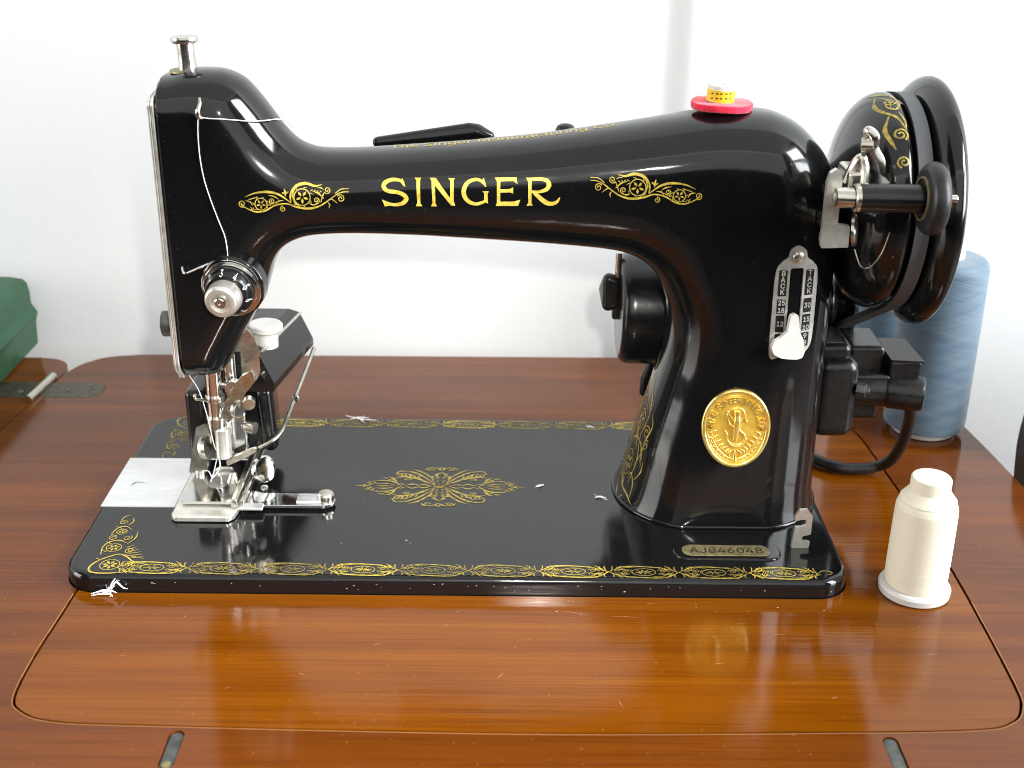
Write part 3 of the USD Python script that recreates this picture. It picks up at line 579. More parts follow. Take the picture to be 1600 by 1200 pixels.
def medallion():
    S = []
    S += [stroke([(.80, 0), (.9, .0), (.985, 0)], [.02, .05, .005]), stroke([(.86, .012), (.885, .05), (.90, .06)], [.02, .03, .005])]
    S += [curl(A(.80, .13), .06, 0, 1.3, .022), curl(A(.82, .07), .035, 1, 1.3, .02), stroke([(.44, .0), (.56, .20), (.70, .24), (.80, .19)], [.01, .05, .05, .02]), stroke([(.52, .03), (.62, .1), (.75, .09)], [.01, .05, .02]), stroke([(.55, 0), (.67, 0), (.75, 0)], [.01, .06, .01])]
    S += [stroke([(.50, .12), (.555, .34), (.62, .40)], [.02, .05, .01]), stroke([(.62, .3), (.66, .36), (.7, .32)], [.02, .04, .01])]
    S += [stroke([(.06, .05), (.16, .34), (.32, .62), (.48, .68), (.53, .55)], [.01, .035, .055, .045, .02]), stroke([(.06, .05), (.2, .22), (.36, .52), (.43, .58)], [.01, .03, .04, .01]), stroke([(.06, .04), (.12, .4), (.24, .66), (.34, .76)], [.01, .03, .05, .01])]
    S += [stroke([(.12, .15), (.26, .32), (.42, .42), (.53, .38)], [.02, .07, .08, .02]), curl(A(.47, .50), .075, .5, 1.5, .025), curl(A(.555, .26), .06, 2, -1.4, .025), curl(A(.39, .30), .05, 1, 1.4, .02)]
    S += [stroke([(.0, .88), (.03, .80), (.0, .72)], [.005, .055, .005]), stroke([(.0, .72), (.08, .84), (.16, .82), (.19, .74)], [.02, .04, .04, .02]), curl(A(.13, .74), .05, 1, 1.3, .02), stroke([(.0, .62), (.06, .52), (.03, .42)], [.02, .06, .01]), stroke([(.02, .38), (.10, .44), (.08, .3)], [.02, .05, .01])]
    S += [stroke([(.1, .0), (.19, .07), (.26, .03)], [.01, .06, .01]), stroke([(.24, .02), (.32, .09), (.40, .02)], [.01, .06, .01]), stroke([(.4, .04), (.46, .1), (.5, .04)], [.01, .04, .01])]
    for k in range(5): S.append(stroke([(.24 + .05 * k, .30 + .02 * k), (.27 + .05 * k, .47 + .02 * k)], [.012, .03], 2))
    for k in range(4): S.append(stroke([(.02, .12 + .07 * k), (.06, .15 + .07 * k)], [.035, .01], 2))
    S += flower(A(0, 0), .09, .02, 6)[1:]
    q = S + flip(S, fx=0); q = q + flip(q, fy=0)
    return [(v * A(46.5, 25.5) + A(171.2, 91), f) for v, f in q]
SM.add('gold_medallion', laid(medallion(), on_bed, .1, .004), 'goldworn', smooth=False, under=bed)
WS[0] = .75
# ---- scroll climbing the inner side of the pillar
def pillar_scroll():
    S = [stroke([(54, 12), (62, 15), (74, 17), (82, 24), (84, 33), (80, 42), (70, 44), (62, 40), (58, 32)], [.4, 1.6, 1.4, 1.2, 1.3, 1.4, 1.1, .8, .4]), stroke([(84, 18), (88, 30), (86, 44), (90, 56), (88, 68), (84, 78)], [1, 1.2, 1, 1.3, 1, .4]), stroke([(66, 20), (64, 34), (70, 46), (68, 58), (74, 68), (82, 74)], [.6, 1.4, 1, 1.4, 1.1, .4])]
    S += [stroke([(58, 14), (60, 22), (66, 26), (69, 22)], [.4, 1.5, 1.2, .4]), stroke([(66, 13), (70, 10), (78, 12), (84, 16)], [.4, 1.3, 1.4, .3]), stroke([(84, 24), (90, 28), (94, 36)], [.4, 1.5, .3]), stroke([(60, 34), (62, 44), (60, 54), (64, 60)], [.4, 1.5, 1.2, .3]), stroke([(73, 58), (78, 64), (78, 72), (83, 80)], [.4, 1.5, 1.3, .3]), stroke([(84, 48), (92, 52), (95, 60)], [.4, 1.4, .3]), stroke([(66, 30), (62, 38), (66, 44)], [.3, 1.2, .3]), curl(A(90, 24), 3.4, 0, 1.5, .7), curl(A(60, 44), 3, 2, -1.5, .7), curl(A(93, 68), 3, 2, 1.4, .6), curl(A(83, 62), 3, 2, -1.4, .6)]
    S += [stroke([(71 + 2.2 * k, 16 + .8 * k), (74 + 2.2 * k, 21 + .6 * k)], [1.4, .4], 2) for k in range(5)] + [stroke([(85 + 1.4 * k, 36 + 6 * k), (89 + 1.4 * k, 40 + 6 * k)], [1.4, .4], 2) for k in range(5)]
    S += flower(A(76, 29), 7, .7, 6) + flower(A(78, 53), 5.5, .7, 5) + [curl(A(64, 50), 4, 0, 1.5, .7), curl(A(90, 44), 4, 1, -1.5, .7), curl(A(70, 63), 3, 1, 1.5, .6)]
    S += [stroke([(70 + 3 * k, 38 + 2 * k), (74 + 3 * k, 46 + 3 * k)], [.5, 1.4], 3) for k in range(4)] + [stroke([(86, 70), (88, 80), (91, 88)], [.5, 1.6, .3]), stroke([(82, 66), (84, 76), (85, 84)], [.4, 1.3, .3]), stroke([(60, 24), (56, 30), (57, 36)], [.4, 1.3, .3])]
    return S
SM.add('gold_scroll', laid([(np.column_stack([96 - (92 - v[:, 0]) * .74, v[:, 1]]), f[:, ::-1]) for v, f in pillar_scroll()], on_left, .15), 'goldworn', smooth=60)

# ---- slide plate, needle plate, serial plate, thread hook
SM.add('slide_plate', extrude(rrect(-3.2, 65.3, 35, 120.6, .6), .5, (0, 0, 8.9), (1, 0, 0), (0, 1, 0)), 'steel', smooth=False, under=bed)
SM.add('finger_notch', laid([stroke([(6.5, 87), (7.4, 91), (9.4, 93.2)], [.3, 1.3, .2]), stroke([(8, 90.5), (11, 91.5), (13.5, 91.2)], [.2, .9, .1])], lambda v, h: np.column_stack([v, np.full(len(v), 9.4 + h)]), .03, .004), 'dullmetal', smooth=False, under=bed)
SM.add('needle_plate', extrude(rrect(35.3, 65.3, 64, 120.6, .6), .5, (0, 0, 8.9), (1, 0, 0), (0, 1, 0)), 'steel', smooth=False, under=bed)
sp_frame = rrect(288.6, 18.2, 341.5, 34.0, 7.6, 10)
a_ = np.array([[1, .02], [0, 1]])
sr = SM.add('serial_plate_rim', cat([slab(sp_frame, 8.6, 9.9, .9)]), 'enamel', smooth=40, under=bed)
SM.add('serial_plate', slab(rrect(293, 21.2, 336, 31.2, 4.6, 8), 9.6, 10.15, .2), 'brass', smooth=40, under=bed)
tv, tf = text2d('AJ846048', 5.0, False); tw = tv[:, 0].max()
SM.add('serial_number', (np.column_stack([296.5 + tv[:, 0] * 36.0 / tw, 23.6 + tv[:, 1], 10.05 + tv[:, 2] * .8]), tf), 'ink', smooth=False, under=bed)
hk = LP((0, 0), (8.5, -1), (9.2, 3.2), (5, 3.6), (5, 6.2), (9.2, 7.2), (9.2, 17), (6.4, 21), (2.6, 20.5), (.6, 17.2), (0.6, 14.6), (4.2, 15.4), (6.2, 15.2), (6.2, 12.2), (4.4, 11.5), (1.2, 11.2))
SM.add('thread_hook', extrude(hk.buffer(-.5).buffer(.5), 1.8, (347.5, 32.5, 9.0), (1, .06, 0), (0, .05, 1)), 'brightnickel', smooth=30)

# ---- face plate on the end of the head and its thumb screw
hw = lambda z: float((field(H, [44.2], [z]) * (np.maximum(1 - field(Q2, [44.4], [z]), 0))**(1 / NEXP))[0])
rows = [218, 210, 190, 170, 150, 130, 110, 95, 86, 80]
half = [(min(hw(z), 21.0) + .5 - (3 if z == 218 else 0) - (1.5 if z == 80 else 0), z) for z in rows] + [(12, 77.3)]
fpo = Polygon(half + [(-x, z) for x, z in half[::-1]])
fpl = SM.add('face_plate', extrude(fpo, 2.7, (43.9, YC, 0), (0, -1, 0), (0, 0, 1)), 'platemetal', smooth=30)
ring = np.array(fpo.exterior.coords)
SM.add('face_plate_bead', [tube([(x, YC - p[0], p[1]) for p in spline(ring[:-1], 5, True)[list(range(5 * (len(ring) - 1))) + [0]]], r, 8, 1, sm=False) for x, r in ((43.2, .85), (41.6, .75))], 'brightnickel', smooth=60, under=fpl)
SM.add('thumb_screw', [cyl((42, 92, 101), (31.5, 92, 100.6), 6.6), cyl((46, 92, 101), (40, 92, 101), 3)], 'dullmetal')
# ---- presser regulator on top of the head
pr = SM.add('presser_regulator', lathe([(0, 7.2), (.8, 7.0), (1.0, 4.4), (5, 4.0), (8.5, 3.9), (13, 4.0), (13.3, 3.8), (13.5, 5.9), (14.2, 6.3), (15.6, 6.3), (16.2, 5.9), (16.2, 0)], (55.6, 93, 226.6), (-.035, 0, 1), 40), 'nickel', smooth=40)
SM.add('regulator_collar', lathe([(0, 8.4), (.7, 8.2), (1.0, 7.2), (1.0, 4)], (55.4, 92.6, 226.9), (0, 0, 1), 36), 'brass', under=pr)
# ---- thread guide and tension
def fpt(x, z, h=0.0): return on_front(np.array([[x, z]], float), h)[0]
SM.add('thread_guide', tube([fpt(65, 218.5, .3), fpt(65.3, 216, 1.2), fpt(64.6, 213.2, 2.0), fpt(64.8, 210.5, 1.4), fpt(66.5, 210.0, .4)], [.7, .9, 1.1, 1.2, .7], 10), 'nickel')
SM.add('thread_guide', tube([fpt(50.5, 138.5, .5), fpt(52, 136.5, 3), fpt(55, 137.5, 3.2), fpt(60, 139.5, 2.0), fpt(64, 141, 1)], .7, 8), 'chrome')
tc = A(74.6, 0, 130.2); ty = fpt(tc[0], tc[2])[1]
AXT = (-.12, -1, -.10)
tb = SM.add('tension_base', lathe([(-4, 15.6), (2.4, 15.6), (3.2, 15.0), (3.6, 13.8), (3.6, 0)], (tc[0], ty, tc[2]), AXT, 56), 'enamel')
SM.add('tension_disc', lathe([(3.4, 13.4), (4.2, 14.6), (4.8, 14.7), (5.2, 13.9), (5.2, 0)], (tc[0], ty, tc[2]), AXT, 56), 'chrome', under=tb)
SM.add('tension_disc', lathe([(5.6, 12.2), (6.2, 13.2), (6.8, 13.3), (7.2, 12.6), (7.2, 0)], (tc[0], ty, tc[2]), AXT, 56), 'chrome', under=tb)
dial = SM.add('tension_dial', lathe([(7, 12.0), (9.5, 12.0), (12.5, 10.6), (13.2, 9.4), (13.2, 0)], (tc[0], ty, tc[2]), AXT, 56), 'blackpaint', under=None)
ud, vd, wd = frame(AXT)
if ud[0] < 0: ud, vd = -ud, -vd
if vd[2] < 0: vd = -vd
wd = A(*AXT) / np.linalg.norm(AXT)
dc = A(tc[0], ty, tc[2])
nums = []
for i, ch in enumerate('0123456789'):
    a = PI / 2 + .12 + (3 - i) * 2 * PI / 10
    v, f = text2d(ch, 2.0); v = v - A(v[:, 0].max() / 2, 1.0, 0); c, s = math.cos(a - PI / 2), math.sin(a - PI / 2)
    loc = A(math.cos(a), math.sin(a)) * 11.0
    q = np.stack([v[:, 0] * c - v[:, 1] * s + loc[0], v[:, 0] * s + v[:, 1] * c + loc[1]], 1)
    rr = np.hypot(q[:, 0], q[:, 1]); hgt = 12.55 - (rr - 10.6) * 2.0 + v[:, 2] * .8
    nums.append((dc + q[:, :1] * ud + q[:, 1:] * vd + hgt[:, None] * wd, f))
SM.add('dial_numbers', cat(nums), 'white', smooth=False, under=dial)
SM.add('tension_nut', lathe([(13, 8.2), (14, 8.5), (19.5, 8.2), (21, 7.5), (21.6, 6.6), (21.6, 4.9), (20.4, 4.4), (19.4, 3.6), (19.4, 0)], dc, AXT, 48), 'brightnickel', smooth=40)
SM.add('tension_stud', [lathe([(18, 2.8), (22.0, 2.7), (22.4, 2.2), (22.4, .9), (21.4, .8), (21.4, 0)], dc, AXT, 24)], 'chrome')

# ---- presser bar and needle bar below the head
SM.add('presser_bar', cyl((61.5, 98, 84), (61.5, 98, 30), 3.6), 'chrome')
nb = SM.add('needle_bar', cyl((54.3, 92, 90), (54.3, 92, 48), 4.3), 'chrome')
SM.add('needle_clamp', [cyl((54.6, 91, 49.5), (54.6, 91, 43), 5.2), cyl((54.6, 91, 61.5), (54.6, 91, 58.6), 5.0)], 'nickel', under=nb)
SM.add('needle_guide', tube([(54, 87.5, 60), (48.5, 87, 60.6), (45.8, 86.5, 61.2), (45.3, 86.5, 63.0), (46.4, 86.6, 63.4)], .7, 8), 'nickel', under=nb)
SM.add('clamp_screw', [cyl((57, 90.5, 57), (63, 88, 56.5), 1.7), cyl((66, 87.4, 56), (68.4, 86.2, 55.8), 5.0), cyl((62.5, 88.2, 56.3), (66.4, 87.2, 56.1), 2.6)], 'nickel', under=nb)
SM.add('needle', cyl((54.4, 91, 43), (54.0, 91, 12), .75, 12, r1=.35), 'chrome', under=nb)

# ---- gilt badge on the pillar
bc = A(319.4, 64.2); bs = 1.0
def badge_place(v, h): return on_front(v * A(15.8, 19.7) + bc, h)
tt = np.linspace(0, 2 * PI, 73)[:-1]
ov = lambda k: np.stack([k * np.cos(tt), k * np.sin(tt)], 1)
def oval_disc(k, h0, rings=7, dome=.5):
    V, F = [A(0, 0)[None]], []; n = len(tt)
    for r in range(1, rings + 1): V.append(ov(k * r / rings))
    V2 = np.vstack(V)
    for j in range(n): F.append((0, 1 + j, 1 + (j + 1) % n))
    for r in range(rings - 1):
        a, b = 1 + r * n, 1 + (r + 1) * n
        for j in range(n): F += [(a + j, b + j, b + (j + 1) % n), (a + j, b + (j + 1) % n, a + (j + 1) % n)]
    return badge_place(V2, h0), np.array(F)
bd = SM.add('badge', oval_disc(1.0, 1.0), 'badgeback', smooth=60)
def oval_tube(k, h, r): return tube(np.vstack([badge_place(ov(k), h), badge_place(ov(k)[:2], h)]), r, 10, 1, sm=False)
SM.add('badge_rim', oval_tube(.975, .9, 1.25), 'badge', smooth=60, under=bd)
SM.add('badge_ring', oval_tube(.88, 1.05, .3), 'badge', smooth=60, under=bd)
es = [.80, -.05]
def rib(P, r, n=6):
    C = spline(np.array(P, float) * es[0] + A(0, es[1]), n); return tube(badge_place(C, 1.15), r, 8, 1, sm=False)
em = [rib([(.0, .58), (.01, .3), (.0, -.05), (-.03, -.34)], [1.2, 2.0, 1.5, 1.0]), rib([(.0, .64), (.0, .5)], 1.9), rib([(.42, .34), (.36, .30), (.30, .42), (.20, .66), (-.02, .74), (-.24, .66), (-.36, .48), (-.30, .24), (-.12, .10), (.12, -.02), (.30, -.14), (.32, -.34), (.16, -.46), (-.08, -.48), (-.30, -.36), (-.36, -.12), (-.44, -.02)], [.3, .5, .5, .6, .6, .6, .6, .7, .6, .6, .7, .6, .6, .6, .6, .5, .3]),
      rib([(-.40, .62), (-.14, .32)], [.3, .7]), rib([(.10, .04), (.40, -.30)], [.7, .4]), rib([(-.30, -.42), (-.1, -.52), (.1, -.52), (.3, -.44)], [.4, .8, .8, .4]), rib([(.34, .5), (.05, .24)], [.3, .5])]
SM.add('badge_emblem', cat(em), 'badge', smooth=60, under=bd)
es[:] = [1.0, 0.0]; lv = []
for s in (-1, 1):
    lv += [rib([(s * .04, -.82), (s * .28, -.74), (s * .50, -.58), (s * .68, -.34), (s * .74, -.2)], [.5, .5, .45, .4, .2])]
    for k in range(7):
        t = k / 6; bx, by = s * (.16 + .54 * t), -.78 + .5 * t**1.5
        lv += [rib([(bx, by), (bx - s * .02 + s * .05, by + .14), (bx - s * .10, by + .20)], [.25, .6, .2], 3), rib([(bx, by), (bx + s * .10, by - .01), (bx + s * .12, by + .06)], [.25, .5, .2], 3)]
lv += [rib([(0, -.86), (0, -.66), (0, -.58)], [.9, .6, .4])]
SM.add('badge_leaves', cat(lv), 'badge', smooth=60, under=bd)
def arc_text(s, a0, a1, rad, h, height):
    out = []; n = len(s)
    for i, ch in enumerate(s):
        if ch == ' ': continue
        a = math.radians(a0 + (a1 - a0) * i / (n - 1)); v, f = text2d(ch, h, True)
        v = v - A(v[:, 0].max() / 2, 0, 0); c, q = math.cos(a - PI / 2), math.sin(a - PI / 2)
        p = np.stack([v[:, 0] * c - v[:, 1] * q, v[:, 0] * q + v[:, 1] * c], 1) / A(15.8, 19.7) + A(math.cos(a), math.sin(a)) * rad
        s3, n3 = hit(np.column_stack([(p * A(15.8, 19.7) + bc)[:, 0], np.full(len(p), 30.0), (p * A(15.8, 19.7) + bc)[:, 1]]), (0, 1, 0))
        out.append((s3 + n3 * (.95 + v[:, 2] * 4.0)[:, None], np.asarray(f)))
    return cat(out)
SM.add('badge_lettering', arc_text('THE SINGER MANFG.CO', 172, 8, .68, 2.9, 1), 'badge', smooth=False, under=bd)
SM.add('badge_rivet', [hull((badge_place(np.array([[x, .0]]), 1.2)[0], 1.0)) for x in (-.78, .78)][0:1], 'badgedark', under=bd)
SM.add('badge_rivet', hull((badge_place(np.array([[.78, .0]]), 1.2)[0], 1.0)), 'badgedark', under=bd)

# ---- stitch length plate and lever
so = A(342.6, 104.0)
def plate_place(v, h): return on_front(v + so, h)
plo = Polygon(spline([(-10.2, -2), (-10.4, 20), (-9.9, 38), (-7.5, 43), (-4.6, 45.5), (-3.6, 49), (0, 51.3), (3.6, 49), (4.6, 45.5), (7.5, 43), (10.2, 38), (10.6, 20), (10.3, 4), (8, -1.0), (4.6, -3), (0, -3.6), (-6, -3.4)], 5, closed=True))
slot = rrect(-3.2, 2, 3.2, 40.5, 1.2)
def placed(poly, h0, h1):
    ms = shape2d(poly, 3.0); V, F, n = [], [], 0
    for v, f in ms:
        m = trimesh.Trimesh(np.column_stack([v, np.zeros(len(v))]), f, process=True); v = np.array(m.vertices)[:, :2]; f = np.array(m.faces)
        e = np.vstack([f[:, [0, 1]], f[:, [1, 2]], f[:, [2, 0]]]); key = {tuple(x) for x in e.tolist()}
        b = np.array([x for x in e.tolist() if (x[1], x[0]) not in key]); k = len(v)
        V += [plate_place(v, h1), plate_place(v, h0)]; F += [f + n, f[:, ::-1] + n + k, np.vstack([np.column_stack([b[:, 0], b[:, 0] + k, b[:, 1] + k]), np.column_stack([b[:, 0], b[:, 1] + k, b[:, 1]])]) + n]; n += 2 * k
    return np.vstack(V), np.vstack(F)
lp = SM.add('stitch_plate', placed(plo.difference(slot), .1, 1.0), 'brightnickel', smooth=25)
SM.add('stitch_slot', placed(slot, .05, .2), 'black', smooth=25, under=lp)
cells = []
for x0, x1 in ((-8.4, -4.4), (4.4, 8.4)):
    for z0, z1 in ((27, 39.5), (18.5, 25.5), (9.5, 17.6), (1.5, 8.6)):
        cells.append(rrect(x0, z0, x1, z1, .5, 3))
for cpoly in cells: SM.add('stitch_panel', placed(cpoly, .9, 1.12), 'ink', smooth=25, under=lp)
def ptext(s, cx, cz, h, down=False, step=0):
    out = []
    chars = list(s) if down else [s]
    for i, ch in enumerate(chars):
        v, f = text2d(ch, h, True); v = v - A(v[:, 0].max() / 2, h / 2, 0); w = 3.4 / max(3.4, v[:, 0].max() * 2)
        p = np.stack([v[:, 0] * w + cx, v[:, 1] + cz - i * step], 1)
        out.append((plate_place(p, 1.1) + A(0, -1, 0) * (v[:, 2] * .8)[:, None], f))
    return out
marks = ptext('BACK', -6.4, 38.0, 2.3, True, 3.0) + ptext('TACK', 6.4, 38.0, 2.3, True, 3.0)
for s, x, z in (('25', -6.4, 23.8), ('18', -6.4, 20.2), ('12', -6.4, 13.6), ('7', -6.4, 5), ('30', 6.4, 22), ('15', 6.4, 15), ('10', 6.4, 11), ('9', 6.4, 6.8), ('8', 6.4, 3.4)): marks += ptext(s, x, z, 2.3)
SM.add('stitch_numbers', cat(marks), 'greymark', smooth=False, under=lp)
sc0 = plate_place(np.array([[0, 45.8]]), 1.0)[0]
SM.add('plate_screw', lathe([(0, 2.9), (.8, 2.7), (1.2, 2.0), (1.2, 0)], sc0, (.25, -1, 0), 20), 'nickel', under=lp)
lev = LP((-9.6, -1.5), (-10.4, -4), (-9, -7), (-5, -9), (2, -10), (4.6, -9.6), (5.4, -7), (4, -1), (1.8, 3), (.6, 10), (-1, 15), (-2.2, 9), (-2.8, 3.4), (-6, .6))
ly = plate_place(np.array([[0, -4.0]]), 0)[0][1]
SM.add('stitch_lever', extrude(lev.buffer(-1.2).buffer(2.0, quad_segs=8).union(LP((-1.6, 0), (1.4, 0), (-.4, 12), (-1.4, 12))), 2.4, (so[0], ly - 2.0, so[1] + 7.5), (.97, .22, 0), (0, .06, 1)), 'whitenickel', smooth=30)

WS[0] = 1.15
# ---- handwheel (its axis along x), with belt groove and gold scroll on the drum
WC = A(0, 92, 168.5)
DR = [(361, 0), (361, 15), (363.5, 22), (366, 31), (369, 39), (372.5, 45), (377, 49.5), (381.5, 51.8), (385, 52.0), (387.2, 51.0), (388.2, 49), (389.2, 47.4), (396.2, 47.4), (397.2, 49), (398, 52.0), (399, 54.6), (401, 57.4), (403.4, 59.2), (406, 59.8), (408.4, 58.9), (410, 56.6), (410.6, 53), (410, 46), (408, 39), (407, 25), (408, 20), (410.5, 17), (410.5, 0)]
prf = spline(np.array(DR), 4)
wheel = SM.add('handwheel', lathe(prf, (0, WC[1], WC[2]), (1, 0, 0), 120), 'enamel', smooth=40)
def on_drum(v, h):     # v: (x along the axis, angle from the top towards the viewer)
    k = np.interp(v[:, 0], prf[:60, 0], prf[:60, 1]) + h
    return np.column_stack([v[:, 0], WC[1] - k * np.sin(v[:, 1]), WC[2] + k * np.cos(v[:, 1])])
wsx = [] and [stroke([(381, .02), (384, .12), (390, .25), (391, .38), (387, .5), (383, .42), (384, .3)], [.4, 1.4, 1.4, 1.2, 1, 1, .4]), stroke([(381, .14), (379, .3), (382, .46), (388, .6), (390, .74)], [.5, 1.3, 1.2, 1.2, .4]), stroke([(384, .56), (381, .72), (383, .9), (387, 1.0)], [.5, 1.5, 1.3, .4])]
def ang(ms): return ms
sc_w = []
def dcurl(cx, ca, r, a0, turns, w):
    t = np.linspace(0, 1, 14); a = a0 + turns * 2 * PI * t; rr = r * (1 - .8 * t); return stroke(np.stack([cx + rr * np.cos(a), ca * 52 + rr * np.sin(a)], 1), w, 3)
wsx = [(np.column_stack([v[:, 0], v[:, 1]]), f) for v, f in wsx]
ws2 = []
for P, w in (([(376, -6), (379.5, 1), (384.5, 7), (386, 14), (383.5, 20), (380, 17), (380.5, 11)], [.4, 1.3, 1.4, 1.2, 1.0, .8, .4]), ([(377.5, 4), (375.8, 12), (378, 20), (382.5, 26), (385.5, 33)], [.4, 1.3, 1.2, 1.2, .3]), ([(379.5, 24), (376.8, 32), (378.6, 40), (380, 44)], [.5, 1.6, 1.3, .4]), ([(384, 22), (386, 28), (385.6, 34)], [.3, 1.2, .3]), ([(379, 6), (382, 12), (381.4, 18)], [.3, .9, .3])):
    ws2.append(stroke(P, w))
ws2 += [dcurl(382, .25, 3.0, 0, 1.5, .75), dcurl(382.6, .70, 3.6, 1, -1.6, .85), dcurl(383, .97, 3.0, 2, 1.5, .75)]
SM.add('gold_scroll', laid([(v / A(1, 52.0), f[:, ::-1]) for v, f in ws2], on_drum, .15), 'goldworn', smooth=False, under=wheel)
SM.add('clutch_screw', lathe([(0, 15), (4, 15.5), (7, 14.5), (8, 12), (8, 0)], (410, WC[1], WC[2]), (1, 0, 0), 40), 'chrome', under=wheel)
SM.add('wheel_shaft', cyl((356, WC[1], WC[2]), (364, WC[1], WC[2]), 17), 'blackpaint')
# ---- drive belt round the wheel's groove and the motor pulley
MY, MZ, PX = 138.0, 101.0, 392.7
r1, r2 = 50.6, 15.0; cA, cB = A(92, 168.5), A(MY, MZ); dv = cB - cA; L_ = np.linalg.norm(dv); th = math.atan2(dv[1], dv[0]); be = math.acos((r1 - r2) / L_)
pts = [cA + r1 * A(math.cos(a), math.sin(a)) for a in np.linspace(th + be, th + 2 * PI - be, 60)] + [cB + r2 * A(math.cos(a), math.sin(a)) for a in np.linspace(th - be, th + be, 24)]
def belt_mesh(pts):
    n = len(pts); P = np.array(pts); Tn = np.roll(P, -1, 0) - np.roll(P, 1, 0); Tn /= np.linalg.norm(Tn, axis=1)[:, None]; N = np.stack([Tn[:, 1], -Tn[:, 0]], 1)
    sec = [(-2.7, -1.6), (2.7, -1.6), (3.3, 1.6), (-3.3, 1.6)]
    xs = PX - (np.clip((P[:, 0] - 92) / (MY - 92), 0, 1)) * 9.0
    V = np.vstack([np.column_stack([xs + sx, P + N * sn]) for sx, sn in sec]); F = []
    for k in range(4):
        for j in range(n):
            a0, a1, b0, b1 = k * n + j, k * n + (j + 1) % n, ((k + 1) % 4) * n + j, ((k + 1) % 4) * n + (j + 1) % n; F += [(a0, a1, b1), (a0, b1, b0)]
    return V, np.array(F)
SM.add('drive_belt', belt_mesh(pts), 'belt', smooth=30)
# ---- motor behind the pillar
mo = SM.add('motor', lathe([(267.5, 0), (267.5, 26), (268, 28), (269.6, 29.8), (272, 30.8), (275, 31), (350, 31), (358, 29), (363, 22), (365, 10), (365, 0)], (0, 147, 92), (1, 0, 0), 56), 'blackpaint', smooth=40)
SM.add('motor_pulley', lathe([(376, 8), (377, 18), (380, 18.6), (382, 17.5), (384, 13.8), (388, 13.8), (390, 17.5), (392, 18.6), (394, 17.5), (394, 0)], (-1.5, MY, MZ), (1, 0, 0), 40), 'blackpaint', under=mo)
SM.add('motor_shaft', cyl((366, MY, MZ), (378, MY, MZ), 6), 'dullmetal', under=mo)
SM.add('motor_bracket', [rbox((300, 116, 84), (350, 132, 104), 3)], 'blackpaint', under=mo)
SM.add('motor_knob', [hull(((261.8, 146, 108.5), 3.6), ((261.8, 146, 94), 3.6), ((265.5, 146, 107), 3.6), ((265.5, 146, 95), 3.6), ((261.8, 152, 101), 5)), rbox((264, 143, 86), (269, 150, 97), 1.2)], 'bakelite', under=mo)
SM.add('brush_screw', [cyl((266.5, 146, 124), (266.5, 146, 110), 1.8)], 'nickel', under=mo)
SM.add('knee_lever', hull(((288, 145, 62), 2.4), ((284, 145, 42), 2.4), ((284.6, 145, 51), 2.7)), 'blackpaint')
SM.add('lamp_housing', hull(((140, 128, 186.5), 3), ((190, 128, 192.5), 4), ((186, 128, 194), 3), ((145, 150, 180), 5), ((190, 150, 184), 5), ((196, 128, 190), 3)), 'enamel')
SM.add('spool_pin_base', lathe([(-4, 5.0), (3.4, 5.0), (5.2, 4.0), (6.0, 2.4), (6.2, 0)], (234.3, 120, 192.5), (0, 0, 1), 28), 'bakelite')
# ---- terminal box with socket on the right of the pillar
tbx = SM.add('terminal_box', [rbox((366, 86, 42), (388, 124, 86), 6, 16), rbox((364, 92, 78), (384, 122, 93), 4)], 'bakelite', smooth=40)
SM.add('terminal_screw', [cyl((387, 88, 70), (391.5, 86, 70), 3.6, 6), cyl((391, 86, 70), (393, 85.6, 70), 2)], 'dullmetal', under=tbx)
SM.add('socket', [rbox((384, 98, 48), (403, 128, 89.5), 2.5), rbox((386, 92, 66), (406, 110, 76), 2), cyl((386, 97.5, 66), (405, 97, 66), 8.8, 32)], 'bakelite', under=tbx)
# ---- bobbin winder
WY, WZ = 27.0, 187.2
bw = SM.add('winder_bracket', extrude(LP((345.6, 171), (345.4, 192), (346.4, 196.5), (349, 198.4), (351.2, 197), (351.9, 193.5), (352.0, 173.5), (357.6, 172.8), (358.0, 163), (346, 162.6), (345.2, 166)).buffer(-.5).buffer(.5), 3.4, (0, 36, 0), (1, 0, 0), (0, 0, 1)), 'brightnickel', smooth=30)
SM.add('winder_foot', rbox((350, 37, 165.5), (356, 64, 171), 1.2), 'nickel', under=bw)
SM.add('winder_shaft', [cyl((348, WY, WZ), (357, WY, WZ), 4.4, 32), lathe([(356, 5.2), (356.6, 6.2), (358.4, 6.2), (359, 5.2)], (0, WY, WZ), (1, 0, 0), 32), cyl((350, WY, WZ), (351, 34, 186), 3)], 'nickel', under=bw)
SM.add('winder_spindle', [cyl((358, WY, WZ), (388, WY, WZ), 6.3, 36)], 'blackpaint', under=bw)
ty_ = SM.add('winder_tyre', lathe([(386, 0), (386, 9.5), (386, 12.2), (386.7, 14.2), (388.2, 15.5), (390.3, 16.0), (392.4, 15.5), (393.9, 14.2), (394.6, 12.2), (394.6, 0)], (0, WY, WZ), (1, 0, 0), 56), 'rubber', smooth=50, under=bw)
SM.add('winder_washer', [lathe([(385.2, 8.8), (385.2, 9.6), (386.4, 9.6)], (0, WY, WZ), (1, 0, 0), 44), lathe([(394.2, 7), (395.8, 7), (396.4, 5), (396.4, 0)], (0, WY, WZ), (1, 0, 0), 32)], 'brass', under=bw)
SM.add('winder_tip', [cyl((396, WY, WZ), (401, WY, WZ), 2.0, 16)], 'chrome', under=bw)
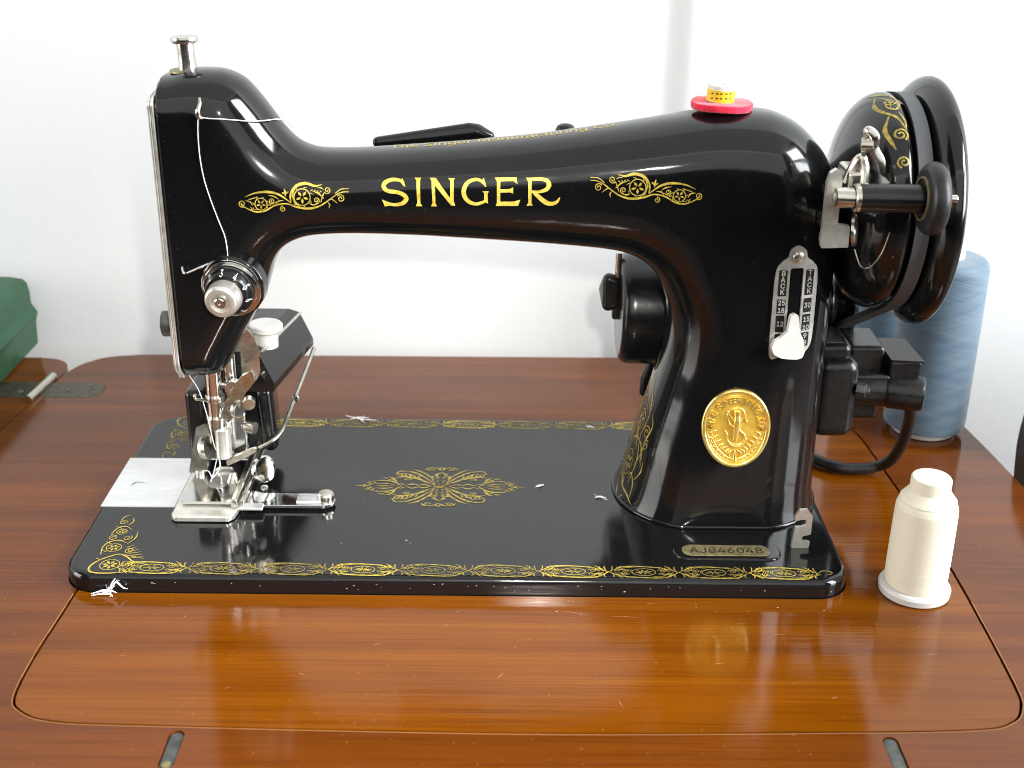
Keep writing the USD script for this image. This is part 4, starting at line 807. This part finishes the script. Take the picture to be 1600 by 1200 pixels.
SM.add('winder_latch', [tube([(362, 42, 211), (363, 41, 213.5), (365.5, 40, 211), (366, 40, 206), (369, 38, 201), (370, 37, 196)], [1.6, 2.2, 2.4, 2.2, 2.0, 1.5]), tube([(357, 44, 190), (359, 42, 198), (361.5, 41, 201.5), (363, 40, 197), (363, 38, 190)], [2.5, 2.4, 2.2, 2.4, 2]), cyl((361, 42, 207), (366, 40, 207.5), 3.4), rbox((356, 38, 184), (366, 60, 196), 2)], 'nickel', under=bw)
SM.add('winder_disc', lathe([(0, 7.4), (1.2, 7.4), (1.8, 6.6), (1.8, 0)], (361, 40, 169), (1, -.35, .1), 32), 'nickel', under=bw)
SM.add('winder_spring', tube([(363, 40, 160), (366, 38, 153), (370, 38, 152), (375, 39, 158), (378, 40, 168)], .35, 6), 'nickel', under=bw)

# ================================================================== BUTTONHOLE ATTACHMENT under the presser bar
AT = Thing('buttonhole_attachment', 'black and chrome buttonhole attachment clamped under the needle of the sewing machine', 'sewing attachment', (62, 100, 9.6))
case = extrude(LP((-19, 0), (17, 0), (17, 5), (10, 21), (4, 23), (-19, 23)).buffer(-1.5).buffer(1.5), 66, (66, 172, 57), (1, 0, 0), (.0, .0, 1))
vv, ff = case; t_ = (172 - vv[:, 1]) / 66; vv = vv.copy(); vv[:, 0] += 11 * (1 - t_) ; vv[:, 2] += 3 * (t_ - .5) * 0; case = (vv, ff)
hs = AT.add('housing', case, 'enamel', smooth=25)
AT.add('housing_trim', tube([(77.5, 108, 79.6), (88.2, 168, 79.0)], .8, 8), 'nickel', under=hs)
AT.add('side_cheek', [rbox((34.6, 104, 18), (45.5, 130, 57.5), 3.5, 16)], 'blackpaint')
AT.add('side_cheek', [hull(((76, 112, 54), 5), ((77.6, 112, 24), 4.4), ((74, 130, 54), 5), ((76, 130, 24), 4.4))], 'enamel')
AT.add('back_plate', rbox((44, 118, 16), (74, 128, 58), 2), 'blackpaint')
AT.add('adjusting_knob', lathe([(0, 6.4), (8.6, 6.4), (9, 8.4), (9.8, 9.0), (12.2, 9.0), (13, 8.3), (13, 0)], (77, 122, 77), (.03, 0, 1), 40), 'whitenickel')
AT.add('guide_fin', extrude(Polygon(spline([(0, 0), (7, 2), (10, 12), (8, 24), (4, 31), (0, 33)], 5)), 1.4, (66.5, 106, 62), (1, .15, 0), (0, 0, 1)), 'nickel', smooth=30)
AT.add('fork_arm', [extrude(LP((0, 0), (3, 8), (7, 13), (8, 17), (13, 23), (17, 25), (18, 20), (13, 14), (9, 6), (4, -2)).buffer(.6), 2.0, (58.5, 88, 52), (1, .1, 0), (0, -.1, 1)), cyl((66, 90, 64.5), (66.4, 86, 64.5), 3), cyl((72, 92, 58), (73, 87, 58), 3.2)], 'nickel')
AT.add('needle_sleeve', cyl((57.6, 89, 43.5), (57.4, 89, 27.0), 4.2), 'brightnickel')
AT.add('foot_clamp', [rbox((52, 92, 27), (61.5, 101, 46), 2), rbox((60, 94, 25), (69, 100, 50), 1.4)], 'chrome')
AT.add('clamp_screw', [cyl((64.6, 93.6, 66), (64.9, 88.4, 66), 4.2), cyl((59, 94, 66), (65, 92, 66), 2.2), cyl((70, 90, 44), (75, 88, 44), 3.2), cyl((68, 91, 44), (71, 90, 44), 2)], 'nickel')
AT.add('work_arm', [tube([(95.3, 166, 58.3), (91.5, 146, 49), (88, 128, 40.5), (85.6, 117, 34.6), (83.9, 112.4, 31.2), (79.6, 107, 27.8), (72.4, 104, 24.6)], [1.2, 1.25, 1.2, 1.1, 1.2, 1.4, 1.6], 10)], 'agednickel')
AT.add('arm_rivet', cyl((88.8, 131, 42.5), (89.8, 129, 42.5), 2.0), 'chrome')
AT.add('side_plate', [extrude(LP((-2, -9), (6, -8), (8, 8), (4, 15), (0, 13)).buffer(1), 1.6, (41, 96, 25), (.95, -.2, 0), (.1, .3, 1)), lathe([(-2, 3), (-2, 6.4), (0, 7), (1.6, 6.2), (1.8, 0)], (47.5, 93, 30), (1, -.25, .2), 28)], 'agednickel')
AT.add('cross_lever', extrude(LP((0, 0), (9, 4.4), (15, 8), (16.5, 11), (13, 10), (5, 6), (-.5, 3.2)), 1.8, (58.5, 90, 22), (1, .1, 0), (0, -.2, 1)), 'agednickel', smooth=30)
base = extrude(Polygon([(36.5, 52.5), (39, 49.5), (66, 49.5), (68.5, 52.5), (70, 62), (70, 100), (37.5, 100), (36.8, 62)]), 2.4, (0, 0, 9.8), (1, 0, 0), (0, 1, 0))
AT.add('cloth_plate', slab(Polygon([(36.5, 53), (39, 50), (66, 50), (68.5, 53), (70, 64), (70.5, 104), (37.5, 104), (36.8, 64)]), 9.7, 12.6, 1.3), 'brightnickel', smooth=45)
ft = Polygon([(40.5, 61), (68, 61), (69, 64), (69.5, 108), (42, 108), (39.5, 64)]).difference(rrect(49.5, 76, 60, 100, 4))
AT.add('foot_plate', extrude(ft.buffer(-.8).buffer(.8), 1.5, (0, 0, 13.6), (1, 0, 0), (0, 1, 0)), 'chrome', smooth=30)
AT.add('foot_runner', [rbox((66, 58, 13.0), (69.4, 124, 18), .8), rbox((70.6, 60, 13), (72.4, 128, 16.5), .6), rbox((40.5, 96, 14), (45, 112, 18), 1.2), cyl((43, 92, 14.6), (43, 92, 17.5), 2.6), cyl((62, 84, 14.6), (62.4, 84, 20), 3.6, r1=1.8)], 'nickel')
AT.add('rack_wheel', lathe([(0, 6.6), (1, 7.6), (2.4, 7.6), (3, 6.8), (2.2, 5.2), (2.2, 0)], (76, 91, 18.4), (.8, -.6, .25), 40), 'chrome')
AT.add('gear_stud', [cyl((75.5, 88, 15), (76.5, 85, 15.3), 2.2), cyl((79, 80, 11), (79.3, 79.5, 14), 2)], 'nickel')
ga = AT.add('gauge_arm', slab(Polygon([(68, 66), (74, 63), (113, 63.2), (117.5, 66), (118, 70), (116, 74.5), (112, 76), (80, 76.5), (70, 80)]), 10.6, 12.2, .5), 'chrome', smooth=40)
AT.add('gauge_step', [rbox((98, 65.5, 12), (113, 74.5, 13.2), .5), rbox((69, 58, 11.5), (82, 64, 13), .6)], 'steel', under=ga)
AT.add('gauge_screw', lathe([(0, 4.4), (3.2, 4.4), (4.2, 3.6), (4.4, 0)], (113, 69.5, 12.2), (0, 0, 1), 28), 'nickel', under=ga)
for x, y in ((84, 74.5), (84, 65)): AT.add('gauge_rivet', hull(((x, y, 12.2), 1.1)), 'nickel', under=ga)

# ================================================================== THREADS, SCRAPS
NT = [fpt(x, z, 1.3) for x, z in ((66.0, 210.3), (69, 209.9), (72, 209.7), (75, 209.4), (78, 208.9), (81, 208.4), (84, 207.8), (87, 207.3), (89.5, 206.9), (91.5, 206.6), (93.2, 206.3))] + [A(95.6, 85.5, 206.3), A(97.5, 90, 205.4), A(99.5, 95, 203.6), A(102, 103, 199)]
topth = [fpt(64.4, 209.5, 1.6), fpt(63.7, 203, .7), fpt(63.6, 192, .5), fpt(64.6, 182, .5), fpt(66.6, 173, .5), fpt(69.0, 164.5, .5), fpt(70.4, 160, .5), fpt(72.2, 154, .6), fpt(73.0, 147, 1.4), A(73.4, ty - 4.8, 144)]
lowth = [A(46.5, 76, 79), A(48, 86, 66), A(50.6, 87, 52), A(53, 86, 36), A(54, 88, 29), A(52.6, 88, 23), A(51.5, 84, 18), A(50.6, 82, 15.4)]
TH = Thing('needle_thread', 'fine white thread running over the machine head, through the tension and down to the needle', 'thread', (65, 75, 15))
TH.add('upper_run', tube(NT, .28, 6, 6), 'thread', smooth=60)
TH.add('middle_run', tube(topth, .27, 6, 6), 'thread', smooth=60)
TH.add('lower_run', [tube(lowth, .22, 6, 6), tube([A(54, 88, 29), A(55, 87, 22), A(52, 82, 18), A(49, 86, 19.5), A(45, 90, 17.6), A(41, 94, 15.4)], .25, 6, 6)], 'thread', smooth=60)
def scrap(name, label, pts, r, cat_='thread scrap', fuzz=0):
    ms = [tube(p, r, 6, 5) for p in pts]
    for k in range(fuzz):
        b = A(*pts[k % len(pts)][len(pts[k % len(pts)]) // 2]); d = nrg.normal(size=3) * A(2.6, 2.2, .8)
        q = b + d + A(0, 0, abs(d[2])); q[2] = max(q[2], b[2] - .5); ms.append(tube([b, (b + q) / 2 + nrg.normal(size=3) * A(.6, .6, .1), q], .09, 4, 4))
    single(name, ms, 'lint', label, cat_, smooth=60)
scrap('thread_scrap', "frayed tuft of white thread on the wood beneath the bed's near left corner", [[(12, -3.5, .9), (16, -2, 1.6), (20, -1.8, 2.4), (22, -1.5, 6), (23.5, -1.2, 8)], [(21, -2.5, 1), (22, -2.2, 4), (24, -1.8, 6.5), (27, -2, 3.5), (29, -2, 3)], [(12.5, -4.4, .6), (16.5, -3.4, .9), (21, -3.4, .8), (22.5, -5, .6)], [(17, -2.8, 1), (20, -2.6, 3.0), (23, -2.2, 4.4)], [(18, -2.6, 1), (21, -2.4, 2), (24, -2.8, 1.2)]], [.2, .5, .2], fuzz=14)
scrap('thread_scrap', "small white thread bits on the far gold border behind the needle's right", [[(110, 178.5, 9.7), (116, 175, 10), (121, 173, 10), (129, 172.5, 9.6)], [(117, 178, 9.6), (118.5, 174, 10.2), (122, 169.5, 9.6)], [(113, 174, 9.5), (119, 175.5, 10), (124, 176, 9.5)]], [.15, .35, .15], fuzz=8)
scrap('thread_scrap', 'tiny white lint fleck on the black bed just right of the gold medallion', [[(222.6, 91, 9.6), (225, 92, 9.8), (226.8, 93.2, 9.6)]], [.3, .5, .3], fuzz=3)
scrap('thread_scrap', "short white thread end on the black bed touching the pillar's left foot", [[(253.6, 79.6, 9.6), (256.5, 80.3, 9.8), (259.5, 79.0, 9.6)]], [.3, .55, .2], fuzz=3)
scrap('thread_scrap', 'faint white lint speck on the far part of the bed before the gold border', [[(254, 166, 9.5), (256, 166.6, 9.8), (258.6, 165.6, 9.5)]], [.2, .4, .2], fuzz=3)
fl = []
for k in range(60):
    x = rnd.uniform(130, 340) if k % 2 else rnd.uniform(20, 365); r = rnd.uniform(.06, .20) if k % 7 else .26
    p = A(x, -.1 - r * .2, rnd.uniform(2.5, 6.0)) if k < 34 else (A(x, rnd.uniform(-16, -1.5), .1) if k < 46 else A(rnd.uniform(90, 350), rnd.uniform(14, 150), 9.15))
    fl.append(hull((p, r), (p + A(rnd.uniform(-.7, .7), rnd.uniform(-.1, .1), rnd.uniform(-.1, .1)), r * .6), seg=6))
single('lint_specks', cat(fl), 'dust', "tiny pale dust and lint specks scattered along the bed's near edge", 'lint', 'stuff')
scr = []
for x, y, a, L in ((238, -14, -.25, 17), (262, -17, -.05, 13), (275, -5.5, .05, 4.5), (150, -40, .4, 4), (120, -62, 2.6, 4), (60, -20, 1.2, 3), (205, -62, .9, 5), (300, -52, .2, 6), (330, -30, .1, 7), (395, -44, .15, 9), (90, -72, .5, 3), (255, -80, 1.9, 6), (40, -50, .2, 4), (180, -25, .8, 3), (345, -75, .4, 4)):
    d = A(math.cos(a), math.sin(a)) * L / 2; c = A(x, y); n_ = A(-d[1], d[0]) * .06; scr.append(stroke([c - d, c + n_, c + d], [.05, rnd.uniform(.25, .5), .05], 4))
table.add('scratch', laid(scr, lambda v, h: np.column_stack([v, np.full(len(v), -.13 + h)]), 0.0, .003), 'woodedge', smooth=False, label='pale short scratches in the varnish', kind='stuff')

# ================================================================== THREAD SPOOLS
def spool_profile(pr, n=4): return spline(np.array(pr), n)
ws = Thing('thread_spool', 'cone of cream white thread on a pale plastic foot, front right on the table', 'thread spool', (402.5, 7.5, 0))
ws.add('foot', lathe([(0, 0), (0, 15.6), (.8, 16.6), (3.6, 16.8), (4.8, 16.0), (5.2, 14.6), (5.4, 0)], (402.5, 7.5, 0), (0, 0, 1), 64), 'spoolplastic')
ws.add('winding', lathe(spool_profile([(5.3, 13.2), (6, 14.2), (12, 14.5), (30, 14.4), (44, 14.2), (47.5, 13.7), (50.5, 12.4)], 6), (402.5, 7.5, 0), (0, 0, 1), 64), 'cream', smooth=50)
ws.add('neck', lathe([(50.3, 12.9), (54.6, 9.6), (55.6, 9.2), (60.6, 9.2), (61.5, 8.6), (61.8, 7.2), (61.8, 0)], (402.5, 7.5, 0), (0, 0, 1), 64), 'cream', smooth=40)
def cone(name, label, x, y, cx=0.0):
    t = Thing(name, label, 'thread cone', (x, y, 0))
    t.add('foot', lathe([(0, 0), (0, 17.5), (.6, 18.6), (3.2, 19.2), (4.4, 18.6), (5, 15)], (x, y, 0), (0, 0, 1), 56), 'palecore')
    t.add('winding', lathe(spool_profile([(3.6, 19.5), (5, 22.6), (8, 24.0), (30, 24.0), (70, 23.7), (100, 23.4), (106, 23.0), (109, 21.5), (110, 18.5), (110.3, 8)], 5), (x, y, 0), (0, 0, 1), 72), 'blue', smooth=50)
    t.add('core', lathe([(100, 8.6), (115.5, 8.4), (116.5, 7.8), (116.5, 6.4), (104, 6.2)], (x, y, 0), (0, 0, 1), 40), 'palecore')
cone('thread_cone', 'large light blue thread cone nearest the table edge behind the handwheel', 461.5, 189.0)
cone('thread_cone', 'light blue thread cone further back, half hidden by the handwheel and motor socket', 447.5, 252.0)

# ================================================================== FELT AND SPOOL ON THE ARM
fz = on_top(np.array([[306.5, 92.0]]), 0)[0][2]
def wavy(r0, r1, h, x, y, z, tilt):
    n = 72; a = np.arange(n) * 2 * PI / n; pr_ = [(0, r0), (0, r1 - .4), (.5, r1), (h - .6, r1 + .1), (h, r1 - .5), (h + .1, r0), (0, r0)]
    v, f = lathe(pr_, (x, y, z), (tilt, 0, 1), n); v = v.copy()
    v[:, 2] += .25 * np.sin(3 * np.arctan2(v[:, 1] - y, v[:, 0] - x) + .6); v[:, :2] += .15 * nrg.normal(size=(len(v), 2)); return v, f
single('felt_washer', wavy(4, 14.4, 3.4, 306.5, 92, fz + .3, .02), 'felt', 'thick bright red felt disc lying on top of the machine arm', 'felt washer', smooth=60)
sp = Thing('small_spool', 'short pale spool end with a yellow printed band standing on the red felt', 'spool', (305.5, 91, fz + 3.9))
sp.add('core', lathe([(0, 0), (0, 6.4), (7.4, 6.4), (7.8, 6.0), (7.8, 2.4), (5, 2.2), (5, 0)], (305.5, 91, fz + 3.9), (.05, 0, 1), 44), 'palecore')
sp.add('paper_band', lathe([(.15, 6.4), (.15, 6.6), (5.6, 6.6), (5.6, 6.4)], (305.5, 91, fz + 3.9), (.05, 0, 1), 44), 'yellow')
mk = []
for a in (-.75, -.4, -.1, .25, .55):
    for z in (2.2, 4.4):
        c = A(305.5 + 6.6 * math.sin(a), 91 - 6.6 * math.cos(a), fz + 3.9 + z); mk.append(rbox(c - A(.55, .14, .3), c + A(.55, .14, .3), .1, 6))
sp.add('print_marks', cat(mk), 'ink', smooth=False)

# ================================================================== POWER CORD
pc = Thing('power_cord', 'black plug and thick black cord looping from the motor socket beside the pillar', 'cord', (420, 95, 0))
pc.add('plug', [cyl((404, 97, 66), (424, 92, 66), 9.6, 36, 3), rbox((404, 92, 70), (421, 114, 84), 2), extrude(LP((0, 0), (15.5, -1.5), (12, 22), (-2, 23)).buffer(.6), 1.2, (405, 93, 83.6), (1, 0, 0), (0, 1, 0.12))], 'bakelite', smooth=40)
pc.add('cable', tube([(417, 93, 62), (420, 97, 54), (422.5, 104, 43), (423.5, 112, 28), (422, 121, 13), (417, 127.5, 5.2), (407, 127.5, 3.6), (394.9, 129, 3.6), (383.5, 139.5, 3.6), (374, 152, 3.6), (362, 166, 3.6)], [3.6, 3.4, 3.2, 3.2, 3.2, 3.2, 3.2, 3.2, 3.2, 3.2, 3.2], 14), 'rubber', smooth=60)

# ================================================================== GREEN BOX
gb = Thing('green_box', 'dark green ribbed plastic attachment case at the far left of the table', 'box', (-160, 240, 0))
gp = Polygon([(-121.6, 1.5), (-120.6, 18), (-119.6, 21), (-118.6, 24.5), (-119.8, 27), (-122.2, 31), (-122.2, 40), (-123.2, 46), (-126, 48.6), (-134, 49.8), (-150, 50), (-151, 53), (-200, 53), (-201, 50), (-225, 49), (-228, 24), (-226, 1.5), (-224, .2), (-123, .2)])
b1 = gp.intersection(sbox(-300, -5, 0, 22)); b2 = gp.intersection(sbox(-300, 22.3, 0, 80))
gbody = gb.add('body', extrude(b1, 172, (0, 311, 0), (1, 0, 0), (0, 0, 1)), 'green', smooth=40)
glid = gb.add('lid', extrude(b2, 172, (0, 311, 0), (1, 0, 0), (0, 0, 1)), 'green', smooth=40)
for k in range(3): gb.add('rib', tube([(-122.6 - .4 * k, 308, 33 + 5.5 * k), (-122.6 - .4 * k, 141, 33 + 5.5 * k)], 1.3, 8), 'green', under=glid)

# ================================================================== CHAIR BACK BEYOND THE TABLE
ch = Thing('chair', 'dark grey upholstered chair back just past the right end of the table', 'chair', (560, 150, -745))
ch.add('backrest', extrude(Polygon(spline([(0, -330), (-2, -100), (-10, -20), (-12, 20), (-4, 62), (25, 92), (90, 104), (260, 104), (330, 90), (350, 50), (352, -100), (348, -330)], 6, closed=True)), 34, (525, 170, -8), (1, 0, 0), (0, 0, 1), 0), 'darkcloth', smooth=30)
ch.add('seat', rbox((526, -180, -330), (860, 170, -270), 20), 'darkcloth')
for x in (525, 835):
    for y in (-160, 140): ch.add('leg', cyl((x, y, -745), (x, y, -320), 14), 'blackpaint')
